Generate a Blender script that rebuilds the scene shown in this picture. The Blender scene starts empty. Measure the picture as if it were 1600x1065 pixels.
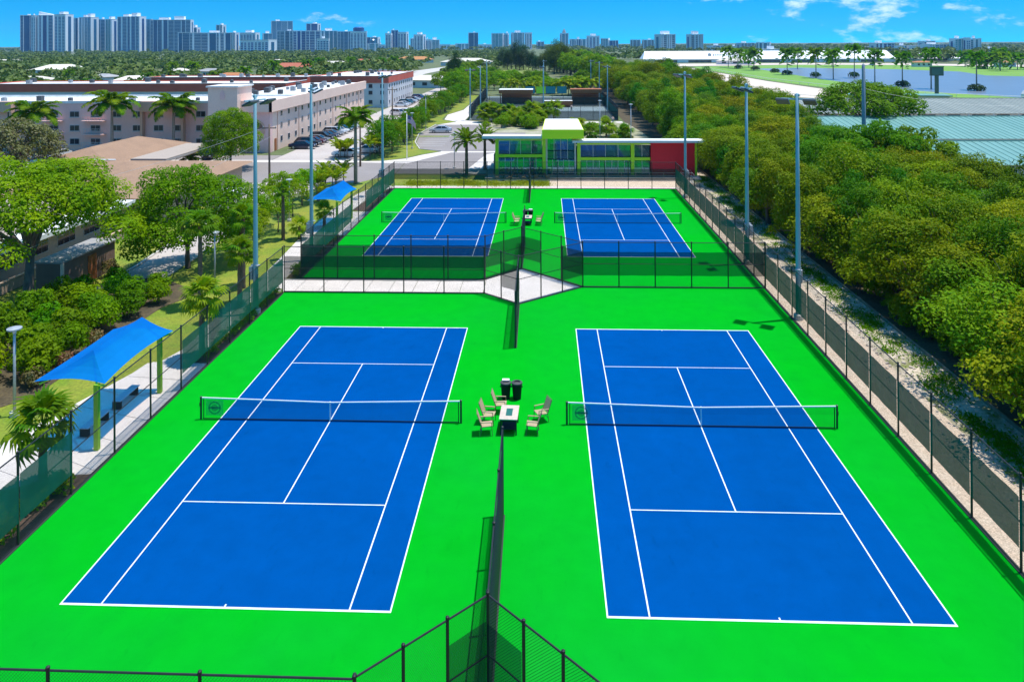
import bpy, math, random
import numpy as np
from mathutils import Vector, Matrix

# ------------------------------------------------------------------ camera, sky, sun, exposure
sc = bpy.context.scene
COL = sc.collection
R = math.radians

CAM_POS = np.array([16.0236, -23.5886, 18.3212])
CAM_PITCH, CAM_YAW, CAM_ROLL = -0.0046, -0.0385, -0.0050
F_PX, CX, CY = 1147.394, 806.891, 63.115          # a shift lens: verticals stay vertical

def cam_axes():
    cy, sy = math.cos(CAM_YAW), math.sin(CAM_YAW)
    cp, sp = math.cos(CAM_PITCH), math.sin(CAM_PITCH)
    f = np.array([sy*cp, cy*cp, -sp]); r = np.array([cy, -sy, 0.0]); u = np.cross(r, f)
    c, s = math.cos(CAM_ROLL), math.sin(CAM_ROLL)
    return c*r + s*u, -s*r + c*u, f
AX_R, AX_U, AX_F = cam_axes()

def ray(u, v):
    return AX_R*((u-CX)/F_PX) + AX_U*((CY-v)/F_PX) + AX_F
def gpt(u, v, z=0.0):                              # where the ground (or height z) lies under a pixel
    d = ray(u, v); k = (z-CAM_POS[2])/d[2]; return CAM_POS + k*d
def at(u, v, Y):                                   # the point at depth Y
    d = ray(u, v); k = (Y-CAM_POS[1])/d[1]; return CAM_POS + k*d

cd = bpy.data.cameras.new("camera")
cam = bpy.data.objects.new("camera", cd); COL.objects.link(cam)
cd.sensor_width = 36; cd.sensor_fit = 'HORIZONTAL'
cd.lens = F_PX/1600*36
cd.shift_x = -(CX-800)/1600
cd.shift_y = -(532.5-CY)/1600
cd.clip_start = 0.5; cd.clip_end = 30000
m = Matrix.Identity(4)
for i in range(3):
    m[i][0] = AX_R[i]; m[i][1] = AX_U[i]; m[i][2] = -AX_F[i]; m[i][3] = CAM_POS[i]
cam.matrix_world = m
sc.camera = cam

SUN_DIR = Vector((0.215, 0.055, 1.0)).normalized()          # towards the sun, from the pole and fence shadows
sun_el = math.asin(SUN_DIR.z); sun_az = math.atan2(SUN_DIR.x, SUN_DIR.y)
sl = bpy.data.lights.new("sun", 'SUN'); sl.energy = 4.3; sl.angle = R(0.53); sl.color = (1.0, 0.955, 0.88)
so = bpy.data.objects.new("sun", sl); COL.objects.link(so)
so.rotation_euler = (-SUN_DIR).to_track_quat('-Z', 'Y').to_euler(); so.location = (60, 20, 200)

world = bpy.data.worlds.new("World"); sc.world = world; world.use_nodes = True
wn, wl = world.node_tree.nodes, world.node_tree.links
wn.clear()
w_out = wn.new('ShaderNodeOutputWorld'); w_bg = wn.new('ShaderNodeBackground'); w_bg.inputs['Strength'].default_value = 0.15
sky = wn.new('ShaderNodeTexSky'); sky.sky_type = 'NISHITA'; sky.sun_disc = False
sky.sun_elevation = sun_el; sky.sun_rotation = sun_az
sky.air_density = 1.0; sky.dust_density = 0.3; sky.ozone_density = 3.0; sky.altitude = 0
w_tc = wn.new('ShaderNodeTexCoord')
# deep polarised blue low down: read the sky from higher up near the horizon
w_sep = wn.new('ShaderNodeSeparateXYZ'); wl.new(w_tc.outputs['Generated'], w_sep.inputs[0])
w_mz = wn.new('ShaderNodeMath'); w_mz.operation = 'MULTIPLY_ADD'; w_mz.inputs[1].default_value = 4.2; w_mz.inputs[2].default_value = 0.17
w_abs = wn.new('ShaderNodeMath'); w_abs.operation = 'MAXIMUM'; w_abs.inputs[1].default_value = 0.0
wl.new(w_sep.outputs['Z'], w_abs.inputs[0]); wl.new(w_abs.outputs[0], w_mz.inputs[0])
w_cmb = wn.new('ShaderNodeCombineXYZ')
wl.new(w_sep.outputs['X'], w_cmb.inputs[0]); wl.new(w_sep.outputs['Y'], w_cmb.inputs[1]); wl.new(w_mz.outputs[0], w_cmb.inputs[2])
w_nrm = wn.new('ShaderNodeVectorMath'); w_nrm.operation = 'NORMALIZE'; wl.new(w_cmb.outputs[0], w_nrm.inputs[0])
wl.new(w_nrm.outputs[0], sky.inputs[0])
w_hs = wn.new('ShaderNodeHueSaturation'); w_hs.inputs['Hue'].default_value = 0.485
w_hs.inputs['Saturation'].default_value = 1.85; w_hs.inputs['Value'].default_value = 1.2
wl.new(sky.outputs[0], w_hs.inputs['Color'])
# small fair-weather cumulus
w_map = wn.new('ShaderNodeMapping'); w_map.inputs['Location'].default_value = (3.4, 1.3, 0.0); w_map.inputs['Scale'].default_value = (1, 1, 2.4); w_map.inputs['Rotation'].default_value = (0, 0, 0.86)
wl.new(w_tc.outputs['Generated'], w_map.inputs[0])
w_n1 = wn.new('ShaderNodeTexNoise'); w_n1.inputs['Scale'].default_value = 17; w_n1.inputs['Detail'].default_value = 8; w_n1.inputs['Roughness'].default_value = 0.62
w_n2 = wn.new('ShaderNodeTexNoise'); w_n2.inputs['Scale'].default_value = 3.2; w_n2.inputs['Detail'].default_value = 2
wl.new(w_map.outputs[0], w_n1.inputs[0]); wl.new(w_map.outputs[0], w_n2.inputs[0])
w_a = wn.new('ShaderNodeMath'); w_a.operation = 'MULTIPLY_ADD'; w_a.inputs[1].default_value = 0.75
wl.new(w_n2.outputs['Fac'], w_a.inputs[0]); wl.new(w_n1.outputs['Fac'], w_a.inputs[2])
w_cr = wn.new('ShaderNodeMapRange'); w_cr.interpolation_type = 'SMOOTHSTEP'
w_cr.inputs['From Min'].default_value = 0.97; w_cr.inputs['From Max'].default_value = 1.16; w_cr.inputs['To Max'].default_value = 0.6
wl.new(w_a.outputs[0], w_cr.inputs[0])
w_mix = wn.new('ShaderNodeMix'); w_mix.data_type = 'RGBA'
w_mix.inputs['B'].default_value = (6.6, 7.4, 8.4, 1)
wl.new(w_cr.outputs[0], w_mix.inputs['Factor']); wl.new(w_hs.outputs[0], w_mix.inputs['A'])
wl.new(w_mix.outputs['Result'], w_bg.inputs['Color']); wl.new(w_bg.outputs[0], w_out.inputs['Surface'])

sc.view_settings.view_transform = 'Standard'; sc.view_settings.look = 'None'
sc.view_settings.exposure = 0.38; sc.view_settings.gamma = 1.0; sc.view_settings.use_curve_mapping = False
sc.render.engine = 'CYCLES'
sc.cycles.max_bounces = 5; sc.cycles.transparent_max_bounces = 16; sc.cycles.transmission_bounces = 4
sc.cycles.diffuse_bounces = 3; sc.cycles.glossy_bounces = 3; sc.cycles.volume_bounces = 0
sc.cycles.use_denoising = True; sc.cycles.caustics_reflective = False; sc.cycles.caustics_refractive = False

# ------------------------------------------------------------------ materials
MATS = {}
def mat(name, col, rough=0.7, metal=0.0, var=0.0, vscale=2.0, col2=None, bump=0.0, bscale=40.0, spec=0.5,
        coords='Object', stretch=None, rnd=0.0, detail=5.0, trans=0.0, alpha=1.0, thresh=None, fine=0.0, fscale=60.0, wear=0.0):
    """principled surface; col2 mixed in by noise, 'rnd' shifts value/hue by object, trans = leaf translucency, alpha = open weave"""
    if name in MATS: return MATS[name]
    M = bpy.data.materials.new(name); M.use_nodes = True; MATS[name] = M
    n, l = M.node_tree.nodes, M.node_tree.links
    b = n['Principled BSDF']; out = n['Material Output']
    b.inputs['Roughness'].default_value = rough; b.inputs['Metallic'].default_value = metal
    b.inputs['Specular IOR Level'].default_value = spec
    b.inputs['Base Color'].default_value = (*col, 1)
    if coords == 'World':
        src = n.new('ShaderNodeNewGeometry').outputs['Position']
    else:
        src = n.new('ShaderNodeTexCoord').outputs['Object']
    if stretch:
        mp = n.new('ShaderNodeMapping'); mp.inputs['Scale'].default_value = stretch; l.new(src, mp.inputs[0]); src = mp.outputs[0]
    cur = None
    if var > 0 or col2:
        t = n.new('ShaderNodeTexNoise'); t.inputs['Scale'].default_value = vscale; t.inputs['Detail'].default_value = detail; t.inputs['Roughness'].default_value = 0.6
        l.new(src, t.inputs[0])
        mr = n.new('ShaderNodeMapRange'); lo, hi = thresh or (0.32, 0.68)
        mr.inputs['From Min'].default_value = lo; mr.inputs['From Max'].default_value = hi; l.new(t.outputs['Fac'], mr.inputs[0])
        mx = n.new('ShaderNodeMix'); mx.data_type = 'RGBA'
        c2 = col2 or tuple(max(0, c*(1-var)) for c in col)
        mx.inputs['A'].default_value = (*col, 1); mx.inputs['B'].default_value = (*c2, 1); l.new(mr.outputs[0], mx.inputs['Factor'])
        cur = mx.outputs['Result']
    if fine > 0:
        t = n.new('ShaderNodeTexNoise'); t.inputs['Scale'].default_value = fscale; t.inputs['Detail'].default_value = 3
        l.new(src, t.inputs[0])
        mr = n.new('ShaderNodeMapRange'); mr.inputs['From Min'].default_value = 0.25; mr.inputs['From Max'].default_value = 0.75
        mr.inputs['To Min'].default_value = 1-fine; mr.inputs['To Max'].default_value = 1+fine; l.new(t.outputs['Fac'], mr.inputs[0])
        hs = n.new('ShaderNodeHueSaturation'); l.new(mr.outputs[0], hs.inputs['Value'])
        if cur: l.new(cur, hs.inputs['Color'])
        else: hs.inputs['Color'].default_value = (*col, 1)
        cur = hs.outputs[0]
    if wear > 0:            # scuffs and faint stains with a shape of their own
        for (ws, st_, lo, hi, amt) in ((2.3,(1.0,0.35,1),0.60,0.72,wear),(0.35,(1,1,1),0.52,0.75,wear*0.8),(9.0,(1,1,1),0.66,0.74,wear*1.3)):
            mp = n.new('ShaderNodeMapping'); mp.inputs['Scale'].default_value = st_; mp.inputs['Rotation'].default_value = (0,0,0.4*ws); l.new(src, mp.inputs[0])
            t = n.new('ShaderNodeTexNoise'); t.inputs['Scale'].default_value = ws; t.inputs['Detail'].default_value = 7; t.inputs['Roughness'].default_value = 0.65; l.new(mp.outputs[0], t.inputs[0])
            mr = n.new('ShaderNodeMapRange'); mr.inputs['From Min'].default_value = lo; mr.inputs['From Max'].default_value = hi; mr.inputs['To Min'].default_value = 1; mr.inputs['To Max'].default_value = 1-amt; l.new(t.outputs['Fac'], mr.inputs[0])
            hs = n.new('ShaderNodeHueSaturation'); l.new(mr.outputs[0], hs.inputs['Value'])
            if cur: l.new(cur, hs.inputs['Color'])
            else: hs.inputs['Color'].default_value = (*col, 1)
            cur = hs.outputs[0]
    if rnd > 0:
        oi = n.new('ShaderNodeObjectInfo')
        hs = n.new('ShaderNodeHueSaturation')
        mr = n.new('ShaderNodeMapRange'); mr.inputs['To Min'].default_value = 1-rnd; mr.inputs['To Max'].default_value = 1+rnd
        l.new(oi.outputs['Random'], mr.inputs[0]); l.new(mr.outputs[0], hs.inputs['Value'])
        mr2 = n.new('ShaderNodeMapRange'); mr2.inputs['To Min'].default_value = 0.5+0.045*rnd/0.2; mr2.inputs['To Max'].default_value = 0.5-0.03*rnd/0.2
        fr = n.new('ShaderNodeMath'); fr.operation = 'FRACT'; ml = n.new('ShaderNodeMath'); ml.operation = 'MULTIPLY'; ml.inputs[1].default_value = 7.31
        l.new(oi.outputs['Random'], ml.inputs[0]); l.new(ml.outputs[0], fr.inputs[0]); l.new(fr.outputs[0], mr2.inputs[0]); l.new(mr2.outputs[0], hs.inputs['Hue'])
        if cur: l.new(cur, hs.inputs['Color'])
        else: hs.inputs['Color'].default_value = (*col, 1)
        cur = hs.outputs[0]
    if cur: l.new(cur, b.inputs['Base Color'])
    if bump > 0:
        t = n.new('ShaderNodeTexNoise'); t.inputs['Scale'].default_value = bscale; t.inputs['Detail'].default_value = 4
        l.new(src, t.inputs[0])
        bp = n.new('ShaderNodeBump'); bp.inputs['Strength'].default_value = bump; bp.inputs['Distance'].default_value = 0.02
        l.new(t.outputs['Fac'], bp.inputs['Height']); l.new(bp.outputs[0], b.inputs['Normal'])
    if trans > 0:
        tr = n.new('ShaderNodeBsdfTranslucent'); ms = n.new('ShaderNodeMixShader'); ms.inputs[0].default_value = trans
        hs = n.new('ShaderNodeHueSaturation'); hs.inputs['Value'].default_value = 1.3; hs.inputs['Saturation'].default_value = 1.1
        if cur: l.new(cur, hs.inputs['Color'])
        else: hs.inputs['Color'].default_value = (*col, 1)
        l.new(hs.outputs[0], tr.inputs['Color'])
        l.new(b.outputs[0], ms.inputs[1]); l.new(tr.outputs[0], ms.inputs[2]); l.new(ms.outputs[0], out.inputs['Surface'])
    if alpha < 1:
        tp = n.new('ShaderNodeBsdfTransparent'); ms = n.new('ShaderNodeMixShader'); ms.inputs[0].default_value = alpha
        l.new(tp.outputs[0], ms.inputs[1]); l.new(b.outputs[0], ms.inputs[2]); l.new(ms.outputs[0], out.inputs['Surface'])
    return M

# ------------------------------------------------------------------ mesh and object helpers
class MB:
    def __init__(s): s.v = []; s.f = []
    def add(s, vs, fs):
        k = len(s.v); s.v += [tuple(map(float, p)) for p in vs]; s.f += [tuple(i+k for i in f) for f in fs]; return s
    def box(s, x0, x1, y0, y1, z0, z1):
        return s.add([(x0,y0,z0),(x1,y0,z0),(x1,y1,z0),(x0,y1,z0),(x0,y0,z1),(x1,y0,z1),(x1,y1,z1),(x0,y1,z1)],
              [(3,2,1,0),(4,5,6,7),(0,1,5,4),(1,2,6,5),(2,3,7,6),(3,0,4,7)])
    def cbox(s, c, d, rz=0.0, rx=0.0, ry=0.0):
        M = Matrix.Rotation(rz,3,'Z') @ Matrix.Rotation(ry,3,'Y') @ Matrix.Rotation(rx,3,'X')
        vs = []
        for sz in (-1,1):
            for sx, sy in ((-1,-1),(1,-1),(1,1),(-1,1)):
                vs.append(Vector(c) + M @ Vector((sx*d[0]/2, sy*d[1]/2, sz*d[2]/2)))
        return s.add(vs, [(3,2,1,0),(4,5,6,7),(0,1,5,4),(1,2,6,5),(2,3,7,6),(3,0,4,7)])
    def tube(s, pts, rad, n=6, cap=True):
        pts = [Vector(p) for p in pts]
        if not hasattr(rad, '__len__'): rad = [rad]*len(pts)
        rings = []; vs = []
        for i, p in enumerate(pts):
            a = pts[max(0,i-1)]; b = pts[min(len(pts)-1,i+1)]
            d = (b-a).normalized()
            ref = Vector((0,0,1)) if abs(d.z) < 0.9 else Vector((1,0,0))
            x = d.cross(ref).normalized(); y = d.cross(x)
            for k in range(n):
                t = 2*math.pi*k/n
                vs.append(p + (x*math.cos(t) + y*math.sin(t))*rad[i])
        fs = []
        for i in range(len(pts)-1):
            for k in range(n):
                fs.append((i*n+k, i*n+(k+1)%n, (i+1)*n+(k+1)%n, (i+1)*n+k))
        if cap:
            fs.append(tuple(range(n))[::-1]); fs.append(tuple(range((len(pts)-1)*n, len(pts)*n)))
        return s.add(vs, fs)
    def prism(s, poly, z0, z1):
        n = len(poly)
        area = sum(poly[i][0]*poly[(i+1)%n][1]-poly[(i+1)%n][0]*poly[i][1] for i in range(n))
        if area < 0: poly = poly[::-1]
        return s.add([(x,y,z0) for x,y in poly]+[(x,y,z1) for x,y in poly],
              [tuple(range(n))[::-1], tuple(range(n,2*n))] + [(i,(i+1)%n,n+(i+1)%n,n+i) for i in range(n)])
    def lathe(s, prof, n=12, c=(0,0)):
        vs = []; fs = []
        for r, z in prof:
            for k in range(n):
                t = 2*math.pi*k/n; vs.append((c[0]+r*math.cos(t), c[1]+r*math.sin(t), z))
        for i in range(len(prof)-1):
            for k in range(n): fs.append((i*n+k, i*n+(k+1)%n, (i+1)*n+(k+1)%n, (i+1)*n+k))
        fs.append(tuple(range(n))[::-1]); fs.append(tuple(range((len(prof)-1)*n, len(prof)*n)))
        return s.add(vs, fs)
    def quad(s, a, b, c, d): return s.add([a,b,c,d], [(0,1,2,3)])
    def shift(s, dx, dy, dz=0):
        s.v = [(x+dx,y+dy,z+dz) for x,y,z in s.v]; return s
    def mesh(s, name, material=None, smooth=False):
        me = bpy.data.meshes.new(name); me.from_pydata(s.v, [], s.f); me.update()
        if material: me.materials.append(material)
        if smooth: me.polygons.foreach_set('use_smooth', [True]*len(me.polygons))
        return me

def link(name, me, parent=None, loc=(0,0,0), rz=0.0, rot=None, scale=None):
    o = bpy.data.objects.new(name, me); COL.objects.link(o)
    o.location = loc; o.rotation_euler = rot if rot is not None else (0,0,rz)
    if scale is not None: o.scale = scale if hasattr(scale, '__len__') else (scale,)*3
    if parent is not None: o.parent = parent
    return o
def part(name, mb, material, parent, loc=(0,0,0), rz=0.0, smooth=False, kind=None, rot=None):
    o = link(name, mb.mesh(name, material, smooth), parent, loc, rz, rot)
    if kind: o['kind'] = kind
    return o
def tag(o, label, cat, group=None):
    o['label'] = label; o['category'] = cat
    if group: o['group'] = group
    return o
def thing(name, label, cat, loc=(0,0,0), rz=0.0, group=None):
    return tag(link(name, None, None, loc, rz), label, cat, group)
ORD = 'first second third fourth fifth sixth seventh eighth ninth tenth eleventh twelfth thirteenth fourteenth fifteenth sixteenth seventeenth eighteenth nineteenth twentieth twenty-first twenty-second'.split()
def struct(name, mb, material, parent=None, kind='structure', smooth=False):
    o = link(name, mb.mesh(name, material, smooth), parent)
    if parent is None or kind == 'stuff': o['kind'] = kind
    return o
def copy_tree(src, parent=None, label=None, group=None, loc=None, rz=None, scale=None):
    c = src.copy(); COL.objects.link(c); c.parent = parent
    if label: c['label'] = label
    if group: c['group'] = group
    if loc is not None: c.location = loc
    if rz is not None: c.rotation_euler = (0,0,rz)
    if scale is not None: c.scale = scale if hasattr(scale,'__len__') else (scale,)*3
    for ch in src.children: copy_tree(ch, c)
    return c
def quads_mesh(name, V, material):
    """V: (N,4,3) array of quads"""
    n = len(V); me = bpy.data.meshes.new(name)
    me.vertices.add(n*4); me.loops.add(n*4); me.polygons.add(n)
    me.vertices.foreach_set('co', np.ascontiguousarray(V, dtype=np.float32).ravel())
    me.loops.foreach_set('vertex_index', np.arange(n*4, dtype=np.int32))
    me.polygons.foreach_set('loop_start', np.arange(0, n*4, 4, dtype=np.int32))
    me.polygons.foreach_set('loop_total', np.full(n, 4, dtype=np.int32))
    me.update(calc_edges=True); me.materials.append(material); return me
# ------------------------------------------------------------------ ground and courts
G_LAND = mat('land_green', (0.075,0.115,0.03), 0.95, col2=(0.14,0.145,0.06), vscale=0.02, coords='World', fine=0.25, fscale=0.6)
M_LAWN = mat('lawn_grass', (0.125,0.205,0.006), 0.9, col2=(0.235,0.235,0.018), vscale=0.35, coords='World', fine=0.35, fscale=9, bump=0.6, bscale=14)
M_GREEN = mat('court_green', (0.0008,0.345,0.008), 0.8, col2=(0.002,0.315,0.017), vscale=0.09, coords='World', fine=0.05, fscale=1.1, wear=0.10, bump=0.12, bscale=160, spec=0.0, detail=8)
M_BLUE = mat('court_blue', (0.0001,0.067,0.262), 0.8, col2=(0.0002,0.058,0.225), vscale=0.13, coords='World', fine=0.05, fscale=1.2, wear=0.12, bump=0.12, bscale=160, spec=0.0, detail=8)
M_LINE = mat('line_paint', (0.70,0.74,0.73), 0.6, fine=0.12, fscale=3, wear=0.15, coords='World', bump=0.1, bscale=150)
M_CONC = mat('walk_concrete', (0.66,0.59,0.53), 0.85, col2=(0.58,0.52,0.46), vscale=0.6, coords='World', fine=0.09, fscale=6, bump=0.15, bscale=60)
M_CONC2 = mat('kerb_concrete', (0.56,0.53,0.48), 0.85, col2=(0.44,0.41,0.37), vscale=1.2, coords='World', fine=0.08, fscale=12)
M_GRAVEL = mat('gravel', (0.56,0.42,0.30), 0.95, col2=(0.62,0.50,0.375), vscale=1.4, coords='World', fine=0.42, fscale=16, bump=1.0, bscale=22)
M_ROCKY = mat('rocky_soil', (0.52,0.43,0.33), 0.95, col2=(0.16,0.17,0.05), vscale=0.55, coords='World', fine=0.35, fscale=10, bump=1.0, bscale=9, thresh=(0.45,0.62))
M_MULCH = mat('mulch', (0.075,0.042,0.026), 0.95, col2=(0.12,0.075,0.05), vscale=3, coords='World', fine=0.5, fscale=14, bump=1.0, bscale=20)
M_SOIL = mat('leaf_litter', (0.055,0.042,0.022), 0.95, col2=(0.10,0.075,0.035), vscale=0.8, coords='World', fine=0.4, fscale=7, bump=1.0, bscale=9)
M_ASPH = mat('asphalt', (0.215,0.185,0.168), 0.9, col2=(0.275,0.24,0.22), vscale=0.12, coords='World', fine=0.12, fscale=7, bump=0.2, bscale=60, detail=9)
M_ASPH2 = mat('old_asphalt', (0.40,0.34,0.30), 0.9, col2=(0.48,0.42,0.37), vscale=0.18, coords='World', fine=0.12, fscale=6, bump=0.2, bscale=60, detail=9)
M_WHITE = mat('white_paint', (0.78,0.78,0.75), 0.6, fine=0.05, fscale=4)
M_BLACK = mat('black_vinyl_steel', (0.012,0.014,0.014), 0.45)
M_POST = mat('post_black', (0.018,0.016,0.015), 0.5, fine=0.3, fscale=5)

mb = MB(); Rg = 12000
mb.quad((-Rg,-Rg,-0.06),(Rg,-Rg,-0.06),(Rg,Rg*1.6,-0.06),(-Rg,Rg*1.6,-0.06))
struct('ground', mb, G_LAND)

XL, XR = -3.4, 32.35
near_poly = [(XL,-6.3),(11.5,-6.3),(14.4,-3.6),(17.4,-6.3),(XR,-6.3),(XR,31.93),(18.8,31.93),(14.1,28.16),(11.5,30.32),(XL,30.32)]
near_slab = struct('court_surface', MB().prism(near_poly, -0.05, 0.0), M_GREEN)
far_poly = [(XL+0.2,33.6),(11.3,33.6),(14.05,36.4),(18.8,32.05),(XR,31.935),(XR,69.2),(XL+0.2,69.2)]
far_slab = struct('court_surface', MB().prism(far_poly, -0.05, 0.0), M_GREEN)

CW, CL, SA = 10.97, 23.77, 1.37
def court(x0, y0, slab):
    o = link('playing_area', MB().add([(0,0,0),(CW,0,0),(CW,CL,0),(0,CL,0)], [(0,1,2,3)]).mesh('playing_area', M_BLUE), slab, (x0,y0,0.004))
    w = 0.05; W2 = 0.10
    def line(x0, x1, y0, y1):
        link('court_line', MB().add([(x0,y0,0),(x1,y0,0),(x1,y1,0),(x0,y1,0)], [(0,1,2,3)]).mesh('court_line', M_LINE), o, (0,0,0.004))
    W2 = 0.085; line(0,CW,0,W2); line(0,CW,CL-W2,CL)                                  # baselines
    for x in (0, SA-w/2, CW-SA-w/2, CW-w): line(x, x+w*1.0, W2, CL-W2)    # side lines
    for y in (5.485, CL-5.485): line(SA+w/2, CW-SA-w/2, y-w/2, y+w/2)      # service lines
    line(CW/2-w/2, CW/2+w/2, 5.485+w/2, CL-5.485-w/2)                      # centre service line
    line(CW/2-w/2, CW/2+w/2, W2, W2+0.11); line(CW/2-w/2, CW/2+w/2, CL-W2-0.11, CL-W2)
    return o
COURTS = [(0,0,near_slab,'front left'),(17.91,0.01,near_slab,'front right'),(0.085,39.65,far_slab,'far left'),(17.86,39.69,far_slab,'far right')]
for x, y, s, _ in COURTS: court(x, y, s)

# ------------------------------------------------------------------ tennis nets
M_NETCORD = mat('net_cord', (0.012,0.016,0.02), 0.8)
M_NETPOST = mat('net_post_green', (0.012,0.05,0.028), 0.4)
M_TAPE = mat('net_tape', (0.80,0.81,0.80), 0.7, fine=0.05, fscale=5)
M_EMB_D = mat('emblem_dark', (0.02,0.12,0.13), 0.7, alpha=0.5)
M_EMB_G = mat('emblem_green', (0.03,0.30,0.10), 0.7, alpha=0.5)
M_EMB_W = mat('emblem_pale', (0.10,0.30,0.22), 0.7, alpha=0.22)
def net_proto(lab):
    L = CW + 2*0.914
    root = thing('tennis_net', lab, 'tennis net', (0,0,0), group='nets across the courts')
    H = lambda x: 0.914 + (1.07-0.914)*abs(x-L/2)/(L/2)
    for x in (0, L):
        p = part('net_post', MB().lathe([(0.05,0),(0.05,1.06),(0.058,1.065),(0.058,1.10),(0.02,1.12)], 10), M_NETPOST, root, (x,0,0), smooth=False)
        part('winder', MB().cbox((0,-0.07,0.78),(0.07,0.06,0.12)).tube([(0,-0.1,0.78),(0.0,-0.16,0.78),(0.0,-0.16,0.68)],0.012,5), M_BLACK, p)
    mb = MB(); n = 230
    for i in range(n+1):
        x = 0.09 + (L-0.18)*i/n
        mb.cbox((x,0,(H(x)+0.03)/2),(0.0042,0.0042,H(x)-0.03))
    rows = 19
    for j in range(rows+1):
        f = j/rows
        for k in range(12):
            xa = 0.09+(L-0.18)*k/12; xb = 0.09+(L-0.18)*(k+1)/12
            za = 0.03+f*(H(xa)-0.03); zb = 0.03+f*(H(xb)-0.03)
            for o_ in ((0.006,) if f < 0.62 else (0.006,0.014)):      # doubled upper rows
                mb.tube([(xa,-o_,za),(xb,-o_,zb)],0.0024,4,False)
    part('net_mesh', mb, M_NETCORD, root, kind='stuff')
    mb = MB(); N = 24
    for i in range(N):
        xa = 0.06+(L-0.12)*i/N; xb = 0.06+(L-0.12)*(i+1)/N
        a, b = H(xa), H(xb)
        mb.add([(xa,-.03,a-.05),(xb,-.03,b-.05),(xb,-.03,b),(xa,-.03,a),(xa,.03,a-.05),(xb,.03,b-.05),(xb,.03,b),(xa,.03,a)],
               [(0,1,2,3),(7,6,5,4),(3,2,6,7),(0,4,5,1)])
    part('headband', mb, M_TAPE, root)
    part('bottom_tape', MB().box(0.09,L-0.09,-.012,.012,0.012,0.05), M_BLACK, root)
    for x in (0.12, L-0.14): part('side_tape', MB().box(x,x+0.035,-.01,.01,0.055,1.0), M_BLACK, root)
    part('centre_strap', MB().box(L/2-.027,L/2+.027,-.036,.036,0.005,0.93), M_TAPE, root)
    e = part('emblem_panel', MB().box(0.26,1.12,-.024,-.02,0.2,0.94), M_EMB_W, root)
    def disc(r0, r1, y, nn=28):
        m_ = MB()
        for k in range(nn):
            t0, t1 = 2*math.pi*k/nn, 2*math.pi*(k+1)/nn
            m_.add([(r0*math.cos(t0),y,r0*math.sin(t0)),(r1*math.cos(t0),y,r1*math.sin(t0)),(r1*math.cos(t1),y,r1*math.sin(t1)),(r0*math.cos(t1),y,r0*math.sin(t1))],[(0,1,2,3)])
        return m_
    part('emblem_ring', disc(0.24,0.32,-0.03).shift(0.69,0,0.57), M_EMB_D, e)
    part('emblem_centre', disc(0.0,0.17,-0.031).shift(0.69,0,0.57), M_EMB_G, e)
    part('emblem_band', MB().box(0.40,0.98,-0.035,-0.032,0.52,0.62), M_EMB_D, e)
    return root
net0 = None
for x, y, s, nm in COURTS:
    lab = 'black tennis net with white headband across the %s blue court' % nm
    loc = (x-0.914, y+CL/2, 0.008)
    if net0 is None: net0 = net_proto(lab); net0.location = loc
    else: copy_tree(net0, None, lab, None, loc)

# ------------------------------------------------------------------ fences
M_WIRE = mat('chain_link_wire', (0.015,0.02,0.018), 0.5)
M_SCREEN = mat('windscreen_mesh', (0.008,0.105,0.072), 0.85, col2=(0.006,0.080,0.056), vscale=0.7, alpha=0.925, detail=3, spec=0.1)  # long side runs: green raised, the cloth's backlit glow put into its base
M_SCREEN2 = mat('windscreen_open_mesh', (0.006,0.04,0.028), 0.85, col2=(0.004,0.03,0.022), vscale=0.7, alpha=0.70, detail=3)
M_CURB = mat('fence_curb', (0.02,0.028,0.024), 0.8)
FH = 3.37
_wire, _scr, _post = {}, {}, None
def wire_mesh(Ln, H, pitch=0.085, r=0.0026):
    k = (round(Ln,2), round(H,2))
    if k in _wire: return _wire[k]
    mb = MB(); Ln, H = k
    for sgn in (1,-1):
        x = -H
        while x < Ln:
            a0 = max(0.0, -x); a1 = min(H, Ln-x)
            if a1-a0 > 0.05:
                p0 = (x+a0, 0, a0); p1 = (x+a1, 0, a1)
                if sgn < 0: p0 = (Ln-p0[0],0,p0[2]); p1 = (Ln-p1[0],0,p1[2])
                d = r
                mb.add([(p0[0]-d,p0[1],p0[2]+d),(p0[0]+d,p0[1]-d,p0[2]-d),(p0[0]+d,p0[1]+d,p0[2]-d),
                        (p1[0]-d,p1[1],p1[2]+d),(p1[0]+d,p1[1]-d,p1[2]-d),(p1[0]+d,p1[1]+d,p1[2]-d)],
                       [(0,1,4,3),(1,2,5,4),(2,0,3,5)])
            x += pitch
    _wire[k] = mb.mesh('chain_link', M_WIRE); return _wire[k]
def screen_mesh(Ln, z0, z1, seed, m_):
    k = (round(Ln,2), round(z0,2), round(z1,2), seed % 3, m_.name)
    if k in _scr: return _scr[k]
    rg = random.Random(seed % 3 + 11); nx, nz = 12, 5
    V = []; Fc = []
    ph = [rg.uniform(0,6.28) for _ in range(4)]
    for j in range(nz+1):
        for i in range(nx+1):
            x = Ln*i/nx; z = z0+(z1-z0)*j/nz
            edge = min(1, min(i,nx-i)/2)
            y = (0.02 if 0 < j < nz else 0.004)*edge*(math.sin(3.1*x+2.2*z+ph[0])+0.7*math.sin(5.3*x-3*z+ph[1]))
            zz = z + (0.008*math.sin(4*x+ph[2]) if j in (0,nz) else 0)
            V.append((x,0.05+y,zz))
    for j in range(nz):
        for i in range(nx): a = j*(nx+1)+i; Fc.append((a,a+1,a+nx+2,a+nx+1))
    me = MB().add(V,Fc).mesh('windscreen', m_, True); _scr[k] = me; return me
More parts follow.
